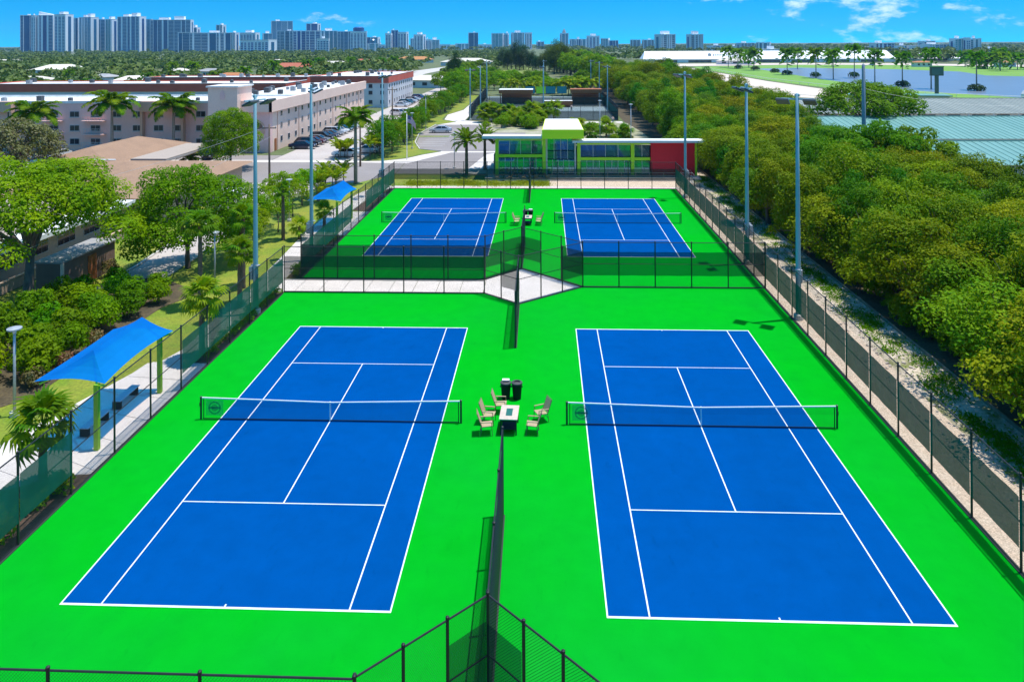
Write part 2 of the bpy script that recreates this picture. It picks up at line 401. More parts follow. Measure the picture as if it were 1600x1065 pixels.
def fence(p0, p1, label, n=None, screen=(0.85,2.62), skip=(), H=FH, mid=True, side=1, ends=(True,True), group='black chain link fences'):
    """a straight run of chain link from p0 to p1; every post, link panel and windscreen is a part"""
    global _post
    dx, dy = p1[0]-p0[0], p1[1]-p0[1]; Ln = math.hypot(dx,dy); ang = math.atan2(dy,dx)
    n = n or max(1, round(Ln/3.0)); s = Ln/n
    root = thing('chain_link_fence', label, 'fence', (p0[0],p0[1],0), ang, group)
    if _post is None:
        _post = MB().lathe([(0.045,0),(0.045,FH+0.02),(0.055,FH+0.03),(0.05,FH+0.07),(0.01,FH+0.1)], 8).mesh('fence_post', M_POST)
    for i in range(n+1):
        if (i == 0 and not ends[0]) or (i == n and not ends[1]): continue
        link('fence_post', _post, root, (i*s,0,0), scale=(1,1,H/FH))
    part('top_rail', MB().tube([(0.05,0,H-0.02),(Ln-0.05,0,H-0.02)],0.028,6), M_POST, root)
    if mid: part('mid_rail', MB().tube([(0.05,0,H*0.515),(Ln-0.05,0,H*0.515)],0.022,6), M_POST, root)
    part('tension_wire', MB().tube([(0.05,0,0.06),(Ln-0.05,0,0.06)],0.012,5), M_POST, root)
    part('fence_curb', MB().box(0,Ln,-0.09,0.09,-0.02,0.03), M_CURB, root)
    for i in range(n):
        link('chain_link', wire_mesh(s-0.08, H-0.1), root, (i*s+0.04, -0.035*side, 0.06))
        if screen and i not in skip:
            link('windscreen', screen_mesh(s-0.06, screen[0], screen[1], i, M_SCREEN if abs(dy) > 20 else M_SCREEN2), root, (i*s+0.03, (0.0 if side > 0 else -0.1), 0))
    return root
fence((XL,-6.34),(XL,29.98),'long chain link fence on the left of the front courts, beside the shade canopy', 12, skip=(4,5,6), side=-1)
fence((XR,-6.34),(XR,31.8),'long chain link fence on the right of the front courts, beside the gravel strip', 13)
fence((XR,31.95),(XR,69.2),'chain link fence on the right of the far courts, running up to the red wall', 13)
fence((-3.2,33.55),(-3.2,69.2),'chain link fence on the left of the far courts, beside the small blue canopy', 12, skip=(5,6), side=-1)
fence((XL,30.32),(11.5,30.32),'chain link fence with windscreen between front left court and pale sidewalk', 5)
fence((-3.2,33.5),(11.3,33.5),'chain link fence closing the near end of the far left court', 5)
fence((18.8,31.95),(XR,31.95),'chain link fence between the two right hand courts', 5)
fence((11.5,30.32),(14.1,28.16),'short chain link run, near left side of the diamond plaza', 2, skip=(0,))
fence((18.8,31.93),(14.1,28.16),'chain link run, near right side of the diamond plaza', 3, skip=(1,2), side=-1)
fence((11.3,33.55),(14.05,36.4),'chain link run, far left side of the diamond plaza', 2, skip=())
fence((18.8,31.97),(14.05,36.4),'chain link run, far right side of the diamond plaza', 3, skip=(1,), side=-1)
fence((14.1,28.1),(14.17,20.7),'windscreened divider fence running from the plaza towards the camera', 3, screen=(0.12,2.1))
fence((14.4,-3.55),(14.3,5.0),'windscreened divider fence rising from the bottom edge of the picture', 3, screen=(0.12,2.1))
fence((14.05,36.45),(14.1,44.0),'windscreened divider fence between the far courts, just past the plaza', 3, screen=(0.12,2.1))
fence((14.15,69.1),(14.15,61.0),'windscreened divider fence between the far courts, by the clubhouse', 3, screen=(0.12,2.1))
fence((-3.2,69.25),(XR,69.25),'chain link fence across the far end, in front of the clubhouse', 12, screen=(1.15,2.5))
fence((11.45,-6.3),(14.4,-3.6),'angled chain link run left of the bottom centre post', 3, skip=(0,1))
fence((14.4,-3.6),(17.4,-6.4),'angled chain link run right of the bottom centre post', 3, skip=(1,2), side=-1)
fence((XL,-6.34),(11.45,-6.34),'chain link fence whose top rail crosses the lower left edge', 4)

# ------------------------------------------------------------------ court furniture
M_CHAIR = mat('chair_sling_tan', (0.44,0.34,0.20), 0.7, col2=(0.36,0.27,0.16), vscale=9)
M_CHAIRFR = mat('chair_frame_brown', (0.16,0.11,0.075), 0.45)
M_TTOP = mat('table_top_stone', (0.60,0.49,0.38), 0.6, col2=(0.50,0.40,0.31), vscale=5, fine=0.1, fscale=30)
M_TGREEN = mat('table_centre_green', (0.02,0.15,0.085), 0.4, col2=(0.03,0.10,0.09), vscale=12)
M_TDARK = mat('table_frame_dark', (0.02,0.026,0.022), 0.6, spec=0.2)
def table_at(x, y, lab):
    t = thing('patio_table', lab, 'table', (x,y,0), R(-2), 'court side tables')
    top = part('table_top', MB().box(-0.43,0.43,-0.68,0.68,0.74,0.78), M_TTOP, t)
    part('centre_panel', MB().box(-0.15,0.15,-0.34,0.34,0.7805,0.79), M_TGREEN, top)
    part('apron', MB().box(-0.39,0.39,-0.62,0.62,0.64,0.737), M_TDARK, t)
    for sx in (-1,1):
        for sy in (-1,1): part('leg', MB().cbox((sx*0.36,sy*0.58,0.32),(0.06,0.06,0.635)), M_TDARK, t)
    part('shelf', MB().box(-0.34,0.34,-0.5,0.5,0.2,0.23), M_TDARK, t)
def chair_proto():
    t = thing('patio_chair', 'x', 'chair')
    part('seat', MB().cbox((0.02,0,0.43),(0.5,0.5,0.03),ry=R(-4)), M_CHAIR, t)
    bk = MB()
    for k in range(6):
        z = 0.50+k*0.095; bk.cbox((-0.26-0.045*k*0.75,0,z),(0.02,0.50,0.088),ry=R(-20))
    part('backrest', bk, M_CHAIR, t)
    for s in (-1,1):
        part('leg', MB().tube([(0.26,s*0.27,0.0),(0.24,s*0.27,0.40),(0.22,s*0.27,0.63)],0.018,6), M_CHAIRFR, t)
        part('leg', MB().tube([(-0.30,s*0.27,0.0),(-0.23,s*0.27,0.42),(-0.47,s*0.27,1.06)],0.018,6), M_CHAIRFR, t)
        part('armrest', MB().cbox((-0.03,s*0.28,0.645),(0.52,0.055,0.03)), M_CHAIR, t)
    part('crossbar', MB().tube([(-0.27,-0.27,0.2),(-0.27,0.27,0.2)],0.013,5).tube([(-0.46,-0.27,1.05),(-0.46,0.27,1.05)],0.016,5), M_CHAIRFR, t)
    return t
ch0 = None
def chair_at(x, y, a, lab, group):
    global ch0
    if ch0 is None: ch0 = chair_proto(); tag(ch0, lab, 'chair', group); ch0.location = (x,y,0); ch0.rotation_euler = (0,0,a)
    else: copy_tree(ch0, None, lab, group, (x,y,0), a)
M_BIN = mat('bin_black_plastic', (0.006,0.012,0.009), 0.6, spec=0.2)
M_BINLID = mat('bin_lid_grey', (0.07,0.07,0.07), 0.6, spec=0.2); M_BAG = mat('bin_bag_white', (0.7,0.7,0.7), 0.5)
def bin_at(x, y, lab, bag):
    t = thing('trash_bin', lab, 'trash bin', (x,y,0), group='court side trash bins')
    part('bin_body', MB().lathe([(0.22,0.0),(0.25,0.4),(0.28,0.82),(0.30,0.84),(0.30,0.88),(0.27,0.88),(0.25,0.80)], 16), M_BIN, t, smooth=False)
    lid = part('rim', MB().lathe([(0.31,0.885),(0.31,0.95),(0.2,1.0),(0.17,0.97),(0.17,0.9)], 16), M_BINLID, t)
    if bag: part('liner', MB().cbox((0,0.17,0.99),(0.4,0.14,0.07),rx=R(20)), M_BAG, t)
    for s in (-1,1): part('handle', MB().cbox((s*0.3,0,0.7),(0.05,0.14,0.04)), M_BIN, t)
    t.scale = (0.92,0.92,0.9)
table_at(14.25, 11.45, 'tan rectangular patio table with green centre between the front courts')
GRP = 'tan patio chairs round the front table'
chair_at(13.2,11.0,R(6),'tan patio chair nearest the camera on the left of the front table',GRP)
chair_at(13.25,11.95,R(-8),'tan patio chair at the middle of the left side of the front table',GRP)
chair_at(13.75,13.0,R(-2),'tan patio chair at the far left corner of the front table, before the bins',GRP)
chair_at(15.35,11.1,R(176),'tan patio chair nearest the camera on the right of the front table',GRP)
chair_at(15.75,12.2,R(205),'tan patio chair turned outward at the far right of the front table',GRP)
bin_at(13.92,14.4,'black trash bin with white liner behind the front patio table',True)
bin_at(14.5,14.4,'black trash bin with grey rim, right one behind the front patio table',False)
table_at(14.2, 51.0, 'tan rectangular patio table between the two far courts')
GRP = 'tan patio chairs round the far table'
for (x,y,a,l) in ((13.1,50.6,R(4),'near left'),(13.1,51.5,R(-6),'far left'),(15.3,50.7,R(178),'near right'),(15.35,51.6,R(190),'far right')):
    chair_at(x,y,a,'tan patio chair at the %s of the table between the far courts'%l,GRP)
bin_at(13.9,53.6,'black trash bin behind the table between the far courts, left of two',False)
bin_at(14.45,53.6,'black trash bin behind the table between the far courts, right of two',True)

# ------------------------------------------------------------------ sports light poles
M_POLE = mat('pole_reflection_tint', (0.23,0.40,0.44), 0.45, metal=0.2, col2=(0.26,0.43,0.46), vscale=1.5)  # galvanised grey steel; its teal reflection is put into the base colour
M_LUM = mat('luminaire_face', (0.62,0.64,0.66), 0.35); M_LUMB = mat('luminaire_dark', (0.05,0.06,0.065), 0.5)
M_GALV = mat('galvanised', (0.42,0.44,0.45), 0.5, metal=0.4, fine=0.1, fscale=6)
M_CONCB = mat('pole_base', (0.5,0.48,0.44), 0.9, fine=0.1, fscale=8)
def sport_pole(x, y, lab, rz=0.0, H=14.9, heads=2, box=True, face=-1):
    t = thing('sports_light_pole', lab, 'light pole', (x,y,0), rz, 'tall court light poles')
    part('pole', MB().lathe([(0.19,0.3),(0.17,3),(0.13,9),(0.10,H),(0.02,H+0.05)],10), M_POLE, t, smooth=True)
    part('base_block', MB().lathe([(0.32,-0.02),(0.32,0.3),(0.25,0.34)],14), M_CONCB, t)
    part('crossarm', MB().cbox((0,0,H-0.35),(0.1,2.0,0.1)).cbox((0,0,H-0.1),(0.16,0.3,0.16)), M_POLE, t)
    for k in range(heads):
        yy = (-0.85,0.85,-0.35,0.35)[k]
        h = part('luminaire', MB().cbox((face*0.36,yy,H-0.5),(0.82,0.8,0.12),ry=R(face*-24)), M_LUMB, t)
        part('lens', MB().cbox((face*0.36+face*-0.03,yy,H-0.425),(0.76,0.74,0.02),ry=R(face*-24)), M_LUM, h)
        part('bracket', MB().tube([(0,yy,H-0.35),(face*0.2,yy,H-0.45)],0.04,6), M_POLE, h)
    if box:
        part('control_box', MB().cbox((-face*0.28,0,2.75),(0.28,0.4,0.85)), M_GALV, t)
        part('box_bracket', MB().cbox((0,0,3.3),(0.6,0.3,0.06)), M_GALV, t)
sport_pole(32.75,25.87,'tall galvanised light pole by the right fence, nearest the camera, two white heads',R(62))
sport_pole(32.73,38.1,'tall galvanised light pole by the right fence, behind the nearest one',R(10))
sport_pole(32.6,64.2,'tall galvanised light pole by the right fence, in front of the red wall',R(35))
sport_pole(-3.78,25.9,'tall galvanised light pole by the left fence, nearest the camera',R(-20),face=1)
sport_pole(-3.9,38.3,'tall galvanised light pole by the left fence at the near end of the far court',R(30),face=1)
sport_pole(-3.6,64.4,'tall galvanised light pole at the far left corner of the far court',R(-10),face=1)

# ------------------------------------------------------------------ blue shade canopies
M_CANOPY = mat('canopy_blue', (0.0005,0.225,0.74), 0.75, col2=(0.0005,0.20,0.68), vscale=1.2, alpha=0.58, spec=0.1)
for n_ in M_CANOPY.node_tree.nodes:
    if n_.type == 'BSDF_TRANSPARENT': n_.inputs['Color'].default_value = (0.004,0.30,0.80,1)      # the cloth lets blue light through
M_LIME = mat('lime_paint', (0.27,0.50,0.012), 0.45)
M_BENCH = mat('bench_grey', (0.40,0.44,0.46), 0.6)
def canopy(dy, lab):
    t = thing('shade_canopy', lab, 'canopy', (-4.4,9.1+dy,0), group='blue shade canopies')
    A = [(0.4,-0.05,3.0),(0.4,6.1,3.0),(-2.9,6.1,3.05),(-2.9,-0.05,3.05)]      # corners NR FR FL NL
    r0, r1 = (-0.75,0.95,4.1), (-0.75,5.1,4.1)
    mb = MB()
    def panel(P, Q, S, T, n=8, sag=0.22):          # edge P-Q (corner to corner, curved in), ridge S-T
        P, Q, S, T = map(Vector, (P,Q,S,T)); mid = (S+T)/2; rows = 4; V = []
        for j in range(rows+1):
            for i in range(n+1):
                a = i/n; e = P.lerp(Q,a); r_ = S.lerp(T,a)
                e = e.lerp(r_, sag*4*a*(1-a)*0.55)
                p = e.lerp(r_, j/rows); p.z -= 0.10*math.sin(math.pi*j/rows)*1.0
                V.append(p)
        Fc = []
        for j in range(rows):
            for i in range(n): k = j*(n+1)+i; Fc.append((k,k+1,k+n+2,k+n+1))
        mb.add(V,Fc)
    panel(A[0],A[1],r0,r1); panel(A[2],A[3],r1,r0); panel(A[3],A[0],r0,r0); panel(A[1],A[2],r1,r1)
    part('canopy_fabric', mb, M_CANOPY, t, smooth=False)
    for y in (0.0, 5.45):
        p = part('post', MB().cbox((0,y,1.48),(0.2,0.2,2.95)), M_LIME, t)
        part('arm', MB().tube([(0,y,2.9),(-0.75,y+(0.95 if y < 1 else -0.35),3.72),(-2.75,y+(0.1 if y < 1 else 0.5),2.88)],0.045,6), M_LIME, p)
        part('arm', MB().tube([(0,y,2.9),(0.4,y+(0 if y < 1 else 0.6),2.9)],0.05,6), M_LIME, p)
    part('ridge_beam', MB().tube([(-0.75,1.0,3.84),(-0.75,5.05,3.84)],0.045,6), M_LIME, t)
    return t
canopy(0.0,'large blue fabric shade canopy on lime posts beside the front left court')
canopy(38.6,'small looking blue shade canopy on lime posts beside the far left court')
def bench(x, y, rz, lab):
    t = thing('park_bench', lab, 'bench', (x,y,0), rz, 'benches under the blue canopies')
    for k in range(4): part('seat_slat', MB().box(-0.9,0.9,-0.22+0.115*k,-0.12+0.115*k,0.43,0.46), M_BENCH, t)
    for s in (-0.75,0.75): part('leg', MB().box(s-0.03,s+0.03,-0.2,0.27,0.0,0.428), M_TDARK, t)
bench(-5.6,10.9,R(90),'backless slatted grey bench under the large blue canopy, nearer the camera')
bench(-5.6,13.5,R(90),'backless slatted grey bench under the large blue canopy, farther from the camera')
bench(-5.6,50.5,R(90),'backless slatted grey bench under the far blue canopy')
# ------------------------------------------------------------------ ground sheets round the courts
def sheet(name, poly, z, material, parent=None, kind='structure'):
    n = len(poly)
    area = sum(poly[i][0]*poly[(i+1)%n][1]-poly[(i+1)%n][0]*poly[i][1] for i in range(n))
    if area < 0: poly = poly[::-1]
    mb = MB().add([(x,y,z) for x,y in poly],[tuple(range(n))])
    return struct(name, mb, material, parent, kind)
sheet('lawn', [(-13.5,-14),(-3.42,-14),(-3.42,69.5),(-3.3,74.5),(-11,82.5),(-13.5,66)], -0.050, M_LAWN)
sheet('lawn', [(-24,18),(-13.5,10),(-13.5,64),(-17.0,64),(-15.6,56),(-15.2,48),(-14.2,33),(-17.9,30),(-19.2,44),(-20.4,56),(-24,60)], -0.046, M_LAWN)

def slab_strip(name, left, right, z0, z1, material, step=1.8, gap=0.018):
    """a path of separate concrete slabs between two edge lines"""
    base = link(name, None); base['kind'] = 'structure'
    def resample(P, n):
        d = [0]
        for a, b in zip(P, P[1:]): d.append(d[-1]+math.dist(a,b))
        out = []
        for i in range(n+1):
            s = d[-1]*i/n; k = max(j for j in range(len(d)) if d[j] <= s+1e-9); k = min(k, len(P)-2)
            f = (s-d[k])/(d[k+1]-d[k]); out.append((P[k][0]+(P[k+1][0]-P[k][0])*f, P[k][1]+(P[k+1][1]-P[k][1])*f))
        return out
    Ln = sum(math.dist(a,b) for a,b in zip(left,left[1:])); n = max(1, round(Ln/step))
    Lp, Rp = resample(left,n), resample(right,n)
    for i in range(n):
        def mix(a, b, f): return (a[0]+(b[0]-a[0])*f, a[1]+(b[1]-a[1])*f)
        fl = gap/max(0.2, math.dist(Lp[i],Lp[i+1])); fr = gap/max(0.2, math.dist(Rp[i],Rp[i+1]))
        poly = [mix(Lp[i],Lp[i+1],fl), mix(Lp[i],Lp[i+1],1-fl), mix(Rp[i],Rp[i+1],1-fr), mix(Rp[i],Rp[i+1],fr)]
        part('slab', MB().prism(poly, z0, z1+random.Random(i).uniform(-0.003,0.003)), material, base)
    return base
slab_strip('sidewalk', [(-6.2,30.42),(11.38,30.42)], [(-6.2,33.4),(11.38,33.4)], -0.05, -0.012, M_CONC, 1.76)
sheet('plaza', [(11.42,30.5),(14.1,28.3),(18.6,31.95),(14.05,36.2),(11.4,33.5)], -0.012, M_CONC)
slab_strip('walkway', [(-6.4,18.2),(-5.8,20.4),(-6.25,24.6),(-6.4,30.3)], [(-4.5,18.2),(-4.15,20.4),(-4.35,24.6),(-4.4,30.3)], -0.05, -0.015, M_CONC)
slab_strip('walkway', [(-6.5,33.5),(-6.7,37.2),(-7.5,48),(-7.7,57),(-7.1,66),(-5.2,72.5)], [(-4.4,33.5),(-4.6,37.2),(-5.3,46),(-5.4,57),(-4.9,66),(-3.5,70.5)], -0.05, -0.015, M_CONC)
slab_strip('canopy_pad', [(-7.0,18.1),(-7.5,14),(-7.8,11.4),(-8.7,9.8)], [(-3.52,18.1),(-3.52,14),(-3.52,10),(-3.52,7.5)], -0.05, -0.015, M_CONC, 1.7)
slab_strip('walkway', [(-8.75,9.75),(-11.5,7.6),(-15,5.2),(-19,2.5)], [(-3.6,7.4),(-6.6,6.1),(-9.5,3.6),(-14,0.3)], -0.05, -0.018, M_CONC, 2.0)
slab_strip('canopy_pad', [(-5.25,46.2),(-5.3,56.4)], [(-3.35,46.2),(-3.35,56.4)], -0.05, -0.016, M_CONC, 1.7)
sheet('canopy_pad', [(-9.2,9.2),(-9.0,10.2),(-6.8,18.3),(-3.5,18.3),(-3.5,7.2),(-6.6,6.3),(-8,6.6)], -0.042, M_CONC)
sheet('planting_bed', [(-3.42,-8),(-3.42,7.3),(-5.2,7.0),(-7.5,3.5),(-7.5,-8)], -0.03, M_MULCH)
sheet('planting_bed', [(-3.45,18.2),(-3.45,30.2),(-4.35,30.2),(-4.3,24.6),(-4.1,20.4),(-4.45,18.2)], -0.03, M_MULCH)
sheet('planting_bed', [(-3.25,33.6),(-3.25,46.1),(-5.2,46.1),(-4.55,37.2),(-4.35,33.6)], -0.03, M_MULCH)
sheet('planting_bed', [(-3.25,56.5),(-3.25,69.0),(-3.5,70.4),(-4.85,66),(-5.35,57)], -0.03, M_MULCH)
sheet('planting_bed', [(-10.8,14),(-11.0,23),(-10.9,27),(-9.6,30),(-15,34),(-20,27),(-20,10),(-14,10)], -0.03, M_SOIL)
# right hand side
sheet('gravel_strip', [(32.42,-12),(35.6,-12),(35.5,20),(35.3,60),(35.0,88),(32.42,88)], -0.030, M_GRAVEL)
sheet('rocky_verge', [(35.6,-12),(38.25,-12),(38.25,92),(35.0,92),(35.3,60),(35.5,20)], -0.034, M_ROCKY)
sheet('woodland_floor', [(38.5,-30),(68,-30),(68,320),(60,430),(45,430),(36,300),(34.5,150),(38.5,92)], -0.030, M_SOIL)
part_kerb = thing('kerb_wall', 'low weathered concrete kerb between rocky verge and the tree belt', 'kerb', (38.25,-12,0))
for i in range(34): part('kerb_block', MB().box(0.0,0.09,i*3.0+0.01,i*3.0+2.99,-0.05,0.14+0.015*math.sin(i*2.1)), mat('old_kerb',(0.30,0.24,0.16),0.9,col2=(0.20,0.16,0.11),vscale=2), part_kerb)
# stones on the rocky verge
M_STONE = mat('pale_stone', (0.55,0.48,0.39), 0.9, rnd=0.25, fine=0.15, fscale=8)
rg = random.Random(4); mb = MB()
for i in range(1500):
    x = 35.3+rg.random()**0.8*2.8; y = rg.uniform(2,90); s = rg.uniform(0.04,0.13)
    if rg.random() < 0.15: x = 35.2+rg.uniform(-0.9,0)
    mb.cbox((x,y,s*0.25-0.03),(s*rg.uniform(0.8,1.6),s,s*0.7),rg.uniform(0,3),rg.uniform(-.4,.4),rg.uniform(-.4,.4))
struct('loose_stones', mb, M_STONE, kind='stuff')
o = bpy.data.objects['loose_stones']; tag(o, 'pale loose stones scattered over the verge beside the tree belt', 'stones')

# ------------------------------------------------------------------ roads and car parks
sheet('lane', [(-17.9,20),(-17.95,36.4),(-18.8,44.4),(-19.5,53.3),(-20.9,66.7),(-23,73),(-11.5,73),(-15.7,64),(-15.4,56),(-15.0,48),(-14.2,39),(-14.0,20)], -0.040, M_ASPH2)
sheet('road', [(-75,73.2),(-8.8,73.2),(-5.3,80),(-5.8,90.5),(-13,89.5),(-75,89.5)], -0.040, M_ASPH)
sheet('apartment_drive', [(-27.5,92.0),(-13.5,92.0),(-13.2,120),(-14,160),(-15,235),(-19,300),(-29,300),(-29.2,230),(-29.3,170),(-27.7,140)], -0.036, M_ASPH2)
sheet('car_park', [(-75,92.0),(-27.6,92.0),(-27.6,97),(-75,97)], -0.036, M_ASPH)
sheet('sidewalk_band', [(-75,89.6),(-13,89.6),(-13,91.9),(-75,91.9)], -0.020, M_CONC)
sheet('car_park', [(-5.2,80),(7.8,80),(7.8,101),(12,104),(12,128),(4,128),(4,142.5),(-8.5,142.5),(-9.5,126),(-8.0,113),(-5.7,104),(-1.2,101),(-4.2,94),(-5.7,90.5)], -0.036, M_ASPH)
sheet('footpath', [(-1.8,100.2),(9,100.2),(9,101.6),(-1.8,101.6)], -0.022, M_CONC)
sheet('footpath', [(-5.1,89),(-3.4,93.0),(-0.6,98.6),(0.6,101.5),(-1.4,101.6),(-4.4,97.5),(-6.4,93.5),(-9.5,91.2),(-13,90.8),(-13,89.7),(-8,89.2)], -0.024, M_CONC)
sheet('footpath', [(-8.5,142.7),(4,142.7),(0,150),(-3.2,152),(-3.6,200),(-5,235),(-7,235),(-6.6,180),(-9.2,166),(-8.4,154),(-4.8,149)], -0.024, M_CONC)
sheet('footpath', [(4.2,80),(7.9,80),(7.9,100),(6.2,98)], -0.028, M_CONC)
sheet('lawn', [(-12.8,92),(-9,92.2),(-6.6,94.5),(-4.8,98),(-1.9,102),(-6,104.2),(-8.4,113),(-9.9,126),(-8.9,143),(-5,149),(-9,154),(-9.7,166),(-7,180),(-7.3,240),(-14.6,240),(-13.6,160),(-12.8,120)], -0.044, M_LAWN)
sheet('lawn', [(-3.2,69.6),(16.5,69.6),(16.5,76),(4,79.5),(-5.1,79.8),(-8.5,73.1),(-5,72.6)], -0.046, M_LAWN)
sheet('paved_terrace', [(16.6,69.4),(36,69.4),(36,80),(16.6,80)], -0.040, M_GRAVEL)
slab_strip('walkway', [(-3.6,69.5),(16,69.5),(36,69.5)], [(-3.6,71.0),(16,71.0),(36,70.2)], -0.05, -0.014, M_CONC, 2.2)
M_PALELINE = mat('bay_line', (0.66,0.65,0.62), 0.8, fine=0.2, fscale=5, coords='World')
def bay_lines(rects, z=-0.030):
    for (x0,x1,y0,y1) in rects:
        o = struct('bay_line', MB().quad((x0,y0,z),(x1,y0,z),(x1,y1,z),(x0,y1,z)), M_PALELINE)
bay_lines([(-7.2+0.1*i,-2.4,108.0+2.7*i,108.15+2.7*i) for i in range(5)])
bay_lines([(-8.9,-3.4,126.5,126.65),(-8.9,-3.4,129.4,129.55),(-8.8,-3.4,132.2,132.35)])
bay_lines([(-29.0,-24.2,103.0+2.75*i,103.14+2.75*i) for i in range(16)], -0.031)
def kerb_line(pts, lab, h=0.11, w=0.18):
    t = thing('kerb', lab, 'kerb', (pts[0][0],pts[0][1],0), group='kerbs round the car parks')
    for a, b in zip(pts, pts[1:]):
        L_ = math.dist(a,b); an = math.atan2(b[1]-a[1], b[0]-a[0])
        part('kerb_block', MB().box(0.0,L_-0.004,-w/2,w/2,-0.06,h-0.04), M_CONC2, t, (a[0]-pts[0][0],a[1]-pts[0][1],0), an)
kerb_line([(-8.8,143),(-9.8,126),(-8.3,113),(-5.9,104.1),(-1.7,101.9)],'pale concrete kerb along the left edge of the club car park')
kerb_line([(-9.2,120.3),(-3.0,120.3),(-2.6,121.2),(-3.0,122.4),(-9.3,122.4)],'pale kerb round the grass island beside the silver car')
kerb_line([(-17.95,20.2),(-18.0,36.4),(-18.85,44.4),(-19.55,53.3),(-20.9,66.6)],'pale kerb on the house side of the grey lane')
kerb_line([(-13.95,20.2),(-14.15,39),(-14.95,48),(-15.35,56),(-15.65,64)],'pale kerb on the lawn side of the grey lane')
sheet('lawn', [(-9.2,120.5),(-3.1,120.5),(-2.8,121.2),(-3.1,122.2),(-9.3,122.2)], 0.03, M_LAWN)
# ------------------------------------------------------------------ vegetation
L_OLIVE = mat('leaf_olive', (0.2185,0.2806,0.0018), 0.6, col2=(0.0743,0.1702,0.0018), vscale=0.45, trans=0.27, rnd=0.2, spec=0.06, detail=3)
L_GREEN = mat('leaf_green', (0.1590,0.2883,0.0019), 0.55, col2=(0.0574,0.1581,0.0019), vscale=0.7, trans=0.42, rnd=0.14, spec=0.06, detail=3)
L_LIME = mat('leaf_lime', (0.2474,0.3627,0.0019), 0.55, col2=(0.1060,0.2418,0.0019), vscale=0.6, trans=0.42, rnd=0.13, spec=0.06, detail=3)
L_DARK = mat('leaf_dark', (0.05,0.10,0.022), 0.6, col2=(0.02,0.055,0.018), vscale=0.5, trans=0.2, rnd=0.2, spec=0.06, detail=3)
L_PALM = mat('palm_leaf', (0.2209,0.3069,0.0056), 0.5, col2=(0.0883,0.1860,0.0047), vscale=1.2, trans=0.4, rnd=0.14, spec=0.06, detail=2)
L_PALMY = mat('palm_leaf_yellow', (0.3357,0.3906,0.0093), 0.5, col2=(0.1767,0.2697,0.0074), vscale=1.2, trans=0.4, rnd=0.14, spec=0.06, detail=2)
L_RED = mat('leaf_bronze', (0.22,0.09,0.03), 0.6, col2=(0.10,0.10,0.02), vscale=2.0, trans=0.25, rnd=0.2, detail=2)
L_FAR = mat('leaf_far', (0.135,0.185,0.008), 0.7, col2=(0.045,0.105,0.008), vscale=0.05, trans=0.2, coords='World', detail=5)
M_BARK = mat('bark_grey', (0.20,0.165,0.13), 0.9, col2=(0.11,0.085,0.065), vscale=5, stretch=(1,1,0.3), bump=0.6, bscale=20)
M_BARKD = mat('bark_dark', (0.075,0.055,0.04), 0.9, col2=(0.13,0.10,0.075), vscale=5, stretch=(1,1,0.3))
M_PALMT = mat('palm_trunk', (0.34,0.28,0.22), 0.85, col2=(0.22,0.17,0.13), vscale=6, stretch=(0.4,0.4,3.0), bump=0.5, bscale=14)
M_SABALT = mat('sabal_trunk', (0.20,0.135,0.085), 0.9, col2=(0.10,0.07,0.045), vscale=7, bump=0.8, bscale=18)
M_SHAFT = mat('crown_shaft', (0.16,0.26,0.05), 0.5)

def leaf_quads(rng, cen, nrm, size, asp=0.55, jit=0.45):
    n = len(cen)
    nn = nrm + rng.normal(0, jit, (n,3)); nn /= np.linalg.norm(nn,axis=1,keepdims=True)+1e-9
    t = rng.normal(0,1,(n,3)); t -= (t*nn).sum(1,keepdims=True)*nn; t /= np.linalg.norm(t,axis=1,keepdims=True)+1e-9
    b = np.cross(nn,t); s = (size*rng.uniform(0.65,1.35,(n,1)))
    a = t*s; c = b*s*asp
    return np.stack([cen-a, cen+c-0.15*a, cen+a, cen-c-0.15*a],1)
def lobes_leaves(rng, lobes, n, size, up=0.35, low=-0.55, asp=0.55, shell=(0.72,1.06), jit=0.45):
    lobes = np.array(lobes,float); w = (lobes[:,3]*lobes[:,4]); w /= w.sum()
    idx = rng.choice(len(lobes), n, p=w); L_ = lobes[idx]
    d = rng.normal(0,1,(n,3)); d /= np.linalg.norm(d,axis=1,keepdims=True)
    bad = d[:,2] < low; d[bad,2] *= -1
    r = rng.uniform(shell[0],shell[1],(n,1)); r *= 1+0.10*np.sin(9*d[:,:1]+idx[:,None])*np.cos(7*d[:,1:2]+2*idx[:,None])
    cen = L_[:,:3] + d*r*L_[:,3:6]
    nrm = d + np.array([0,0,up])
    return leaf_quads(rng, cen, nrm, size, asp, jit)
def crown_lobes(rng, n, R3, cz, lr, flat=0.75, zmin=-0.35, inner=0.25):
    out = []
    for i in range(n):
        t = 2.399963*i + rng.uniform(-.3,.3); z = zmin + (1-zmin)*((i+0.5)/n)
        rr = math.sqrt(max(0,1-z*z)) if z > 0 else 1.0
        k = rng.uniform(1-inner,1.0); s = rng.uniform(lr[0],lr[1])
        out.append((R3[0]*rr*k*math.cos(t), R3[1]*rr*k*math.sin(t), cz+R3[2]*z*k, s, s, s*flat))
    return out
